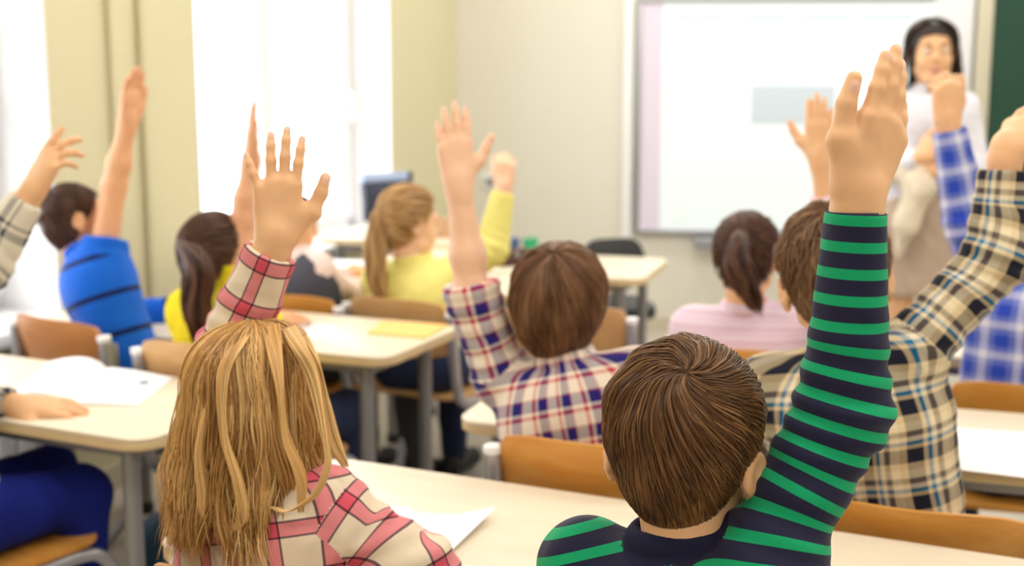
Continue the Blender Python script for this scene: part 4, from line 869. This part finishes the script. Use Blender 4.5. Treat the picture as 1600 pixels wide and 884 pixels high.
# ------------------------------------------------------------------ brown-haired child in bright yellow
nc = chair_at_back(-0.755, 2.935, 22, 'pale beech chair beside the blonde head, under the brown-haired child', 'ply_l')
pel9 = seat_pel(nc, 22, 0.06); nb9 = at(352, 452, 3.13); hc9 = at(338, 398, 3.15); hb9 = basis(32, 6, 4)
def hair_brown(P, base):
    s = Scalp(hc9, hb9, 0.92, (0, -0.4, 0.9), 0.007); tie = V(-0.12, -0.95, 0.20)
    hair_obj('hair', [s.cap(0.003, tint=0.3), s.pony(900, 12, tie, 0.0022, 81), s.tail(520, 16, tie, [at(312, 420, 3.02), at(306, 470, 3.01), at(314, 535, 3.02)], 0.040, 0.0023, 82)], M['h_dark'], P, base)
person('brown-haired child in bright yellow top with a bare arm up before the window', hc9, hb9, 0.92, nb9, pel9, 24, dict(
    R=dict(sh=at(372, 452, 3.10), el=at(380, 345, 3.15), wr=at(392, 250, 3.18), upto=0.30, e=0.012, sc=0.92, h=0.0042,
           hand=dict(dir=V(0.03, 0.05, 1), nrm=V(-0.95, -0.3, 0.1), s=0.95, spread=(2, 0, -2, -4), curl=((3, 6, 6),) * 4, thumb=(20, 8, 2))),
    L=rest_arm(nb9, pel9, 24, 'L', out=0.04, sc=0.95)), ('f_yellow2', 'f_yellow2'), ('trousers', 'jeans'), hair_brown, 'skin_t', sw=0.125, h=0.0075, hh=0.0042, seed=75, sc=0.96, loose=0.012, brow='h_dark')

# ------------------------------------------------------------------ child in blue polo shirt
kc = chair_at_back(-1.215, 3.250, 34, 'brown plywood chair behind the child in the blue polo', 'ply_d')
pel10 = V(-1.020, 3.375, 0.51); nb10 = at(136, 390, 3.44); hc10 = at(117, 345, 3.45); hb10 = basis(52, 2, -6)
def hair_polo(P, base):
    s = Scalp(hc10, hb10, 0.90, lift=0.006, taper=((-0.08, -0.03, 0.04), (0.1, 0.45, 1.0))); hair_obj('hair', [s.cap(0.003, tint=0.25), s.short(1100, 6, 0.35, 0.0020, 0.9, 0.5, 0.12, 0.004, 91)], M['h_dark'], P, base)
person('short-haired child in bright blue polo shirt pointing a bare arm at the ceiling', hc10, hb10, 0.90, nb10, pel10, 62, dict(
    R=dict(sh=at(160, 402, 3.38), el=at(178, 292, 3.42), wr=at(200, 190, 3.44), upto=0.28, e=0.016, sc=0.98, h=0.0042,
           hand=dict(dir=V(0.14, 0.1, 1), nrm=V(-0.85, 0.5, 0.15), s=0.98, spread=(2, 0, -2, -4), curl=((3, 6, 6),) * 4, thumb=(20, 8, 2))),
    L=rest_arm(nb10, pel10, 62, 'L', out=0.0, sc=0.95)), ('f_polo', 'c_blue'), ('trousers', 'jeans'), hair_polo, 'skin_t', sw=0.115, h=0.0075, hh=0.0042, seed=85, loose=0.014, brow='h_dark')

# ------------------------------------------------------------------ child at the left edge, mostly outside the picture
lc = V(-1.125, 2.545); make_chair(lc[0], lc[1], 33, 'honey plywood chair at the left edge under blue trousers')
pel11 = seat_pel(lc, 33, 0.07); nb11 = pel11 + V(-0.04, 0.02, 0.355); hc11 = nb11 + V(0.01, 0.03, 0.15); hb11 = basis(30, 0, 0)
def hair_left(P, base):
    s = Scalp(hc11, hb11, 0.98); hair_obj('hair', [s.cap(0.004, tint=0.25), s.short(700, 7, 0.6, 0.0026, 1.0, 0.5, 0.12, 0.010, 95)], M['h_dark'], P, base)
B11 = basis(30); kn_r = at(128, 775, 2.66)
person('child cropped by the left edge in cream checked sleeves and royal blue trousers', hc11, hb11, 0.98, nb11, pel11, 33, dict(
    R=dict(sh=at(-150, 470, 2.42), el=at(-28, 420, 2.50), wr=at(50, 300, 2.52), cuff=0.90, e=0.013, ec=0.012, sc=1.0, h=0.004,
           hand=dict(dir=V(0.48, 0.1, 0.85), nrm=V(-0.55, -0.75, 0.35), s=1.0, spread=(6, 0, -6, -12), curl=((6, 8, 6), (22, 24, 14), (34, 34, 20), (40, 36, 20)), thumb=(30, 20, 8))),
    L=dict(el=nb11 + V(-0.10, 0.18, -0.17) , wr=at(28, 634, 2.60), cuff=0.94, e=0.012, ec=0.014, h=0.004,
           hand=dict(dir=V(0.98, 0.0, -0.03), nrm=V(0.1, -0.35, 0.95), s=1.0, spread=(4, 0, -3, -6), curl=((6, 10, 8),) * 4, thumb=(44, 34, 26)))),
    ('f_left', 'f_left'), ('trousers', 'jeans_b'), hair_left, 'skin', h=0.0075, hh=0.005, seed=96, loose=0.013, knee={1: (V(kn_r[0], kn_r[1], 0.485), V(kn_r[0] + 0.0, kn_r[1] - 0.05, 0.09))})

# ------------------------------------------------------------------ teacher
YT = 5.0
pelT = at(1442, 335, YT); nbT = at(1452, 142, YT); hcT = at(1456, 80, YT - 0.02); hbT = basis(188, -2, 2)
def hair_teacher(P, base):
    s = Scalp(hcT, hbT, 1.04, (0.1, 0.2, 0.97), 0.013, ((0, 80, 100, 118, 140, 180), (-0.10, -0.09, -0.05, 0.0, 0.060, 0.070)))
    a, _ = s.long(900, 24, 0.19, 0.0030, 0.10, 0.004, seed=98, nlock=60, amax=106, lay=0.012); hair_obj('hair', [s.cap(0.003, tint=0.2), a], M['h_black'], P, base)
T_ = person('dark-haired teacher in white blouse and taupe skirt standing before the white board', hcT, hbT, 1.04, nbT, pelT, 186, dict(
    R=dict(sh=at(1404, 172, YT), el=at(1392, 262, YT - 0.05), wr=at(1440, 246, YT - 0.17), cuff=0.92, e=0.014, sc=1.12, h=0.0055, hand=dict(dir=V(0.75, -0.1, 0.6), nrm=V(-0.3, -0.9, 0.3), s=1.15, curl=((20, 30, 20),) * 4)),
    L=dict(sh=at(1506, 172, YT), el=at(1524, 262, YT - 0.05), wr=at(1474, 268, YT - 0.16), cuff=0.92, e=0.014, sc=1.12, h=0.0055, hand=dict(dir=V(-0.85, -0.1, 0.4), nrm=V(0.2, -0.9, 0.3), s=1.15, curl=((25, 35, 20),) * 4))),
    ('f_blouse', 'f_blouse'), ('skirt', 'f_skirt'), hair_teacher, 'skin', sw=0.150, sc=1.08, h=0.009, hh=0.005, seed=99, loose=0.012, standing=True, brow='h_black', adult=True, shirt_name='blouse', low_name='skirt')
bT = V(pelT[0], pelT[1], 0)
sp_ = [rc(at(1400, 262, YT - 0.10), at(1440, 300, YT - 0.16), 0.040, 0.045, 0.03), rc(at(1440, 290, YT - 0.16), at(1415, 350, YT - 0.15), 0.050, 0.045, 0.03), rc(at(1415, 350, YT - 0.15), at(1405, 398, YT - 0.14), 0.042, 0.020, 0.03), rc(at(1432, 300, YT - 0.15), at(1440, 262, YT - 0.17), 0.035, 0.02, 0.03)]
cloth('shawl', sp_, 0.008, [M['f_card']], T_, bT, (), 101, 0.006)

# ------------------------------------------------------------------ empty chairs
chair_at_back(0.135, 3.425, 14, 'empty pale beech chair behind the bowl-cut child', 'ply_l')

# ------------------------------------------------------------------ things on the desks
def sheet(name, px, z, m, label, cat, th=0.0012, lift=None, group=None):
    q = [atz(x, y, z) for x, y in px]; o = V(q[0][0], q[0][1], z); n = 8; vs_, fs = [], []
    for side in (0, 1):
        for j in range(n + 1):
            for i in range(n + 1):
                u, v = i / n, j / n; p = (1 - v) * ((1 - u) * q[0] + u * q[1]) + v * ((1 - u) * q[3] + u * q[2])
                dz = (lift(u, v) if lift else 0.0) + (th if side else 0.0002); vs_.append(p - o + V(0, 0, dz))
    W = n + 1; n1 = W * W
    for j in range(n):
        for i in range(n):
            a = j * W + i; fs.append([a, a + W, a + W + 1, a + 1]); fs.append([n1 + a, n1 + a + 1, n1 + a + W + 1, n1 + a + W])
    rim = list(range(n)) + [j * W + n for j in range(n)] + [n * W + i for i in range(n, 0, -1)] + [j * W for j in range(n, 0, -1)]
    for a, b in zip(rim, rim[1:] + rim[:1]): fs.append([a, b, n1 + b, n1 + a])
    ob = meshobj(name, vs_, fs, m, None, True, o); ob.data.set_sharp_from_angle(angle=math.radians(40)); tag(ob, label, cat, group); return ob
DZ = 0.68
sheet('paper_sheet', [(622, 800), (774, 808), (690, 876), (560, 858)], DZ + 0.0015, M['paper'], 'white sheet with a raised corner beside the pink tartan arm', 'paper', lift=lambda u, v: 0.010 * max(0, u - 0.6) * max(0, 1 - v) * 4)
sheet('paper_sheet', [(560, 786), (640, 793), (668, 822), (560, 830)], DZ, M['paper'], 'white sheet lying under the one beside the pink tartan arm', 'paper')
sheet('paper_sheet', [(1430, 665), (1655, 680), (1612, 748), (1395, 722)], DZ, M['paper'], 'blank white sheet on the desk at the right edge', 'paper')
sheet('paper_sheet', [(430, 503), (520, 508), (548, 530), (440, 528)], DZ, M['paper'], 'white sheet beside the blonde head on the desk with the orange folder', 'paper')
M['orange'] = mat('orange card', (248, 200, 120), 0.7, var=0.04)
sheet('folder', [(598, 504), (700, 510), (664, 530), (574, 522)], DZ, M['orange'], 'pale orange folder on the desk before the child in yellow', 'folder', 0.006)
# open notebook
S0, S1, R0, R1, L0, L1 = [atz(x, y, DZ) for x, y in ((98, 633), (166, 576), (216, 634), (270, 591), (8, 622), (78, 566))]
nbk = empty('open_notebook', (S0[0], S0[1], DZ)); tag(nbk, 'open white notebook on the desk at the left edge', 'notebook')
def page(name, A0, A1, B0, B1, hgt, ctr, m, zoff=0.0, par=None):
    vs_, fs, n = [], [], 10
    for side in (0, 1):
        for i in range(n + 1):
            u = i / n
            for A, B in ((A0, B0), (A1, B1)):
                p = A + (B - A) * u - V(S0[0], S0[1], DZ); zz = 0.0006 if side == 0 else 0.003 + hgt * math.sin(PI * min(1, u * ctr) ** 0.7) + zoff
                vs_.append((p[0], p[1], zz))
    o2 = 2 * (n + 1)
    for i in range(n):
        a = 2 * i; fs += [[a, a + 2, a + 3, a + 1], [o2 + a, o2 + a + 1, o2 + a + 3, o2 + a + 2], [a, o2 + a, o2 + a + 2, a + 2], [a + 1, a + 3, o2 + a + 3, o2 + a + 1]]
    fs += [[0, 1, o2 + 1, o2], [2 * n, o2 + 2 * n, o2 + 2 * n + 1, 2 * n + 1]]
    ob = meshobj(name, vs_, fs, m, nbk, True); ob.data.set_sharp_from_angle(angle=math.radians(35)); return ob
page('page_stack', S0, S1, R0, R1, 0.004, 1.0, M['paper']); page('page_stack', S0, S1, L0, L1, 0.020, 1.0, M['paper'])
mk = atz(225, 602, DZ) - V(S0[0], S0[1], DZ); M['teal'] = mat('teal ink', (60, 130, 140), 0.6)
bm = bmesh.new(); bmesh.ops.create_cone(bm, cap_ends=True, segments=14, radius1=0.011, radius2=0.011, depth=0.0012); bmobj('ink_mark', bm, M['teal'], nbk, False, (mk[0], mk[1], 0.0078))
def pen(p0, p1, m, label):
    e = empty('pen', p0); tag(e, label, 'pen'); d = p1 - p0
    tube('barrel', [(0, 0, 0), tuple(d * 0.5), tuple(d * 0.8)], 0.0045, M[m], e, 8); tube('tip', [tuple(d * 0.8), tuple(d)], [0.0042, 0.001], M['steel'], e, 8)
pen(atz(46, 640, DZ + 0.005), atz(92, 636, DZ + 0.005), 'black', 'black pen between the hand and the notebook on the left desk')
# black tablet beside the child in the blue polo
def slab(name, px, py, z, w_, d_, t_, yaw, m, label, cat, rad=0.012):
    p = atz(px, py, z); e = empty(name, (p[0], p[1], z), -math.radians(yaw)); tag(e, label, cat); rplate('body', w_, d_, 0, t_, rad, M[m], e, min(0.003, t_ / 3)); return e
e = slab('tablet', 232, 488, DZ, 0.20, 0.15, 0.012, 20, 'black', 'black tablet lying beside the child in the blue polo', 'tablet'); rplate('screen', 0.18, 0.13, 0.012, 0.0128, 0.004, mat('dark glass', (24, 26, 32), 0.1), e, 0.0002)
# far desk: books
e = slab('exercise_book', 520, 452, DZ, 0.21, 0.15, 0.008, 30, 'paper', 'white exercise book on the desk of the child in the grey vest', 'book', 0.004); rplate('cover', 0.212, 0.152, 0.008, 0.0092, 0.004, M['paper'], e, 0.0003)
e = slab('exercise_book', 540, 418, DZ, 0.25, 0.18, 0.014, 10, 'paper', 'stack of white pages at the far side of the grey vest desk', 'book', 0.004); rplate('cover', 0.252, 0.182, 0.014, 0.0152, 0.004, M['paper'], e, 0.0003)
# front desk: pencil box and pots
M['brown'] = mat('dark brown leatherette', (74, 42, 30), 0.6); M['blue_p'] = mat('blue plastic', (60, 86, 140), 0.4); M['green_p'] = mat('green plastic', (40, 160, 110), 0.4)
p = atz(800, 414, DZ); e = empty('pencil_box', (p[0], p[1], DZ), 0.5); tag(e, 'dark brown pencil box on the front desk', 'pencil box')
box('body', -0.07, 0.07, -0.035, 0.035, 0, 0.045, M['brown'], e, 0.008); box('lid', -0.072, 0.072, -0.037, 0.037, 0.046, 0.058, M['brown'], e, 0.005); box('clasp', -0.01, 0.01, -0.041, -0.037, 0.035, 0.055, M['steel'], e, 0.001)
for px_, m_, lb_n in ((800, 'blue_p', 'blue pot behind the brown pencil box'), (829, 'green_p', 'green pot next to the blue pot on the front desk')):
    p = atz(px_, 398, DZ); e = empty('desk_pot', (p[0], p[1], DZ)); tag(e, lb_n, 'pot'); tube('body', [(0, 0, 0), (0, 0, 0.03), (0, 0, 0.055)], [0.026, 0.028, 0.030], M[m_], e, 16); tube('lid', [(0, 0, 0.056), (0, 0, 0.066)], [0.031, 0.029], M[m_], e, 16)
# teacher's corner: desk, monitor, box, chair
desk(-0.44, 5.42, 21, 0.66, 0.46, 'small corner desk under the monitor by the window', 0.70)
p = at(612, 377, 5.30); e = empty('monitor', (p[0], p[1], 0.70), math.radians(38)); tag(e, 'dark monitor with pale blue top seen from behind near the window', 'monitor')
M['mon'] = mat('dark blue monitor shell', (42, 48, 70), 0.35); M['mon_t'] = mat('pale blue monitor top', (170, 190, 230), 0.35)  # shell is dark blue, the band along its top a paler blue
bm = rplate_bm(0.12, 0.10, 0, 0.012, 0.03); bmobj('base', bm, M['black'], e, True); tube('stand', [(0, 0.0, 0.01), (0, 0.01, 0.10)], 0.014, M['black'], e, 10)
for nm, a, b, mm in (('shell', (-0.12, -0.018, 0.075), (0.12, 0.018, 0.235), 'mon'), ('top_panel', (-0.12, -0.02, 0.236), (0.10, 0.02, 0.272), 'mon_t'), ('top_corner', (0.1005, -0.02, 0.236), (0.122, 0.02, 0.272), 'black')):
    ob = box(nm, a[0], b[0], a[1], b[1], a[2], b[2], M[mm], e, 0.005); ob.rotation_euler = (math.radians(-8), 0, 0)
p = at(694, 384, 5.34); e = empty('carton', (p[0], p[1], 0.70), -0.4); tag(e, 'small tan carton on the corner desk beside the monitor', 'carton')
M['card'] = mat('tan card', (206, 164, 128), 0.85); box('body', -0.05, 0.05, -0.04, 0.04, 0, 0.075, M['card'], e, 0.002); box('flap', -0.05, 0.05, -0.041, -0.001, 0.0755, 0.079, M['card'], e)
p = at(938, 390, 5.18); e = empty('office_chair', (p[0], p[1], 0), 0.3); tag(e, 'black office chair with rounded back behind the front desk', 'chair')
bm = rplate_bm(0.26, 0.17, -0.02, 0.02, 0.07, bev=0.012); ob = bmobj('backrest', bm, M['black'], e, True, (0, -0.14, 0.645)); ob.rotation_euler = (math.radians(82), 0, 0)
rplate('seat', 0.40, 0.40, 0.40, 0.45, 0.10, M['black'], e, 0.015); tube('back_arm', [(0, 0.0, 0.40), (0, -0.17, 0.42), (0, -0.175, 0.60)], 0.014, M['black'], e, 8, 4); tube('column', [(0, 0, 0.06), (0, 0, 0.40)], 0.022, M['steel'], e, 12)
for j in range(5):
    a = 2 * PI * j / 5; l_ = tube('foot', [(0, 0, 0.08), (0.12 * math.cos(a), 0.12 * math.sin(a), 0.075), (0.24 * math.cos(a), 0.24 * math.sin(a), 0.06)], 0.014, M['black'], e, 8)
    bm = bmesh.new(); bmesh.ops.create_uvsphere(bm, u_segments=10, v_segments=8, radius=0.025); bmobj('caster', bm, M['black'], l_, True, (0.24 * math.cos(a), 0.24 * math.sin(a), 0.025))
# ------------------------------------------------------------------ school bags on the floor
def bag(x, y, yaw, m, label, s=1.0):
    e = empty('school_bag', (x, y, 0), math.radians(yaw)); tag(e, label, 'bag')
    v, f = surface([rc((-0.08 * s, 0, 0.12 * s), (0.08 * s, 0, 0.12 * s), 0.10 * s, 0.10 * s, 0.05), rc((-0.06 * s, 0, 0.27 * s), (0.06 * s, 0, 0.27 * s), 0.085 * s, 0.085 * s, 0.08), cut((0, 0, 0.004), (0, 0, -1), 0.4)], 0.011); meshobj('body', v, f, M[m], e)
    v, f = surface([rc((-0.06 * s, -0.09 * s, 0.11 * s), (0.06 * s, -0.09 * s, 0.11 * s), 0.055 * s, 0.055 * s, 0.03)], 0.01); meshobj('pocket', v, f, M[m], e)
    tube('carry_loop', [(-0.03 * s, 0, 0.35 * s), (-0.02 * s, 0, 0.40 * s), (0.02 * s, 0, 0.40 * s), (0.03 * s, 0, 0.35 * s)], 0.007, M['black'], e, 6, 4)
    for sx in (-1, 1): tube('strap', [(sx * 0.05 * s, 0.08 * s, 0.31 * s), (sx * 0.07 * s, 0.13 * s, 0.20 * s), (sx * 0.08 * s, 0.10 * s, 0.05 * s)], 0.010, M['black'], e, 6, 4)
M['bag_t'] = mat('dark teal nylon', (18, 60, 84), 0.7, var=0.2); M['bag_n'] = mat('navy nylon', (24, 26, 44), 0.7, var=0.2); M['bag_m'] = mat('maroon nylon', (120, 46, 66), 0.7, var=0.2)
p = atz(150, 800, 0.12); bag(-0.80, 3.03, 20, 'bag_t', 'dark teal school bag on the floor under the left desk', 0.9)
bag(-0.42, 3.02, -15, 'bag_n', 'navy school bag behind the blonde hair, under the middle desk', 0.95)
bag(-0.03, 2.62, 30, 'bag_m', 'maroon school bag on the floor beside the bowl-cut child', 0.62)
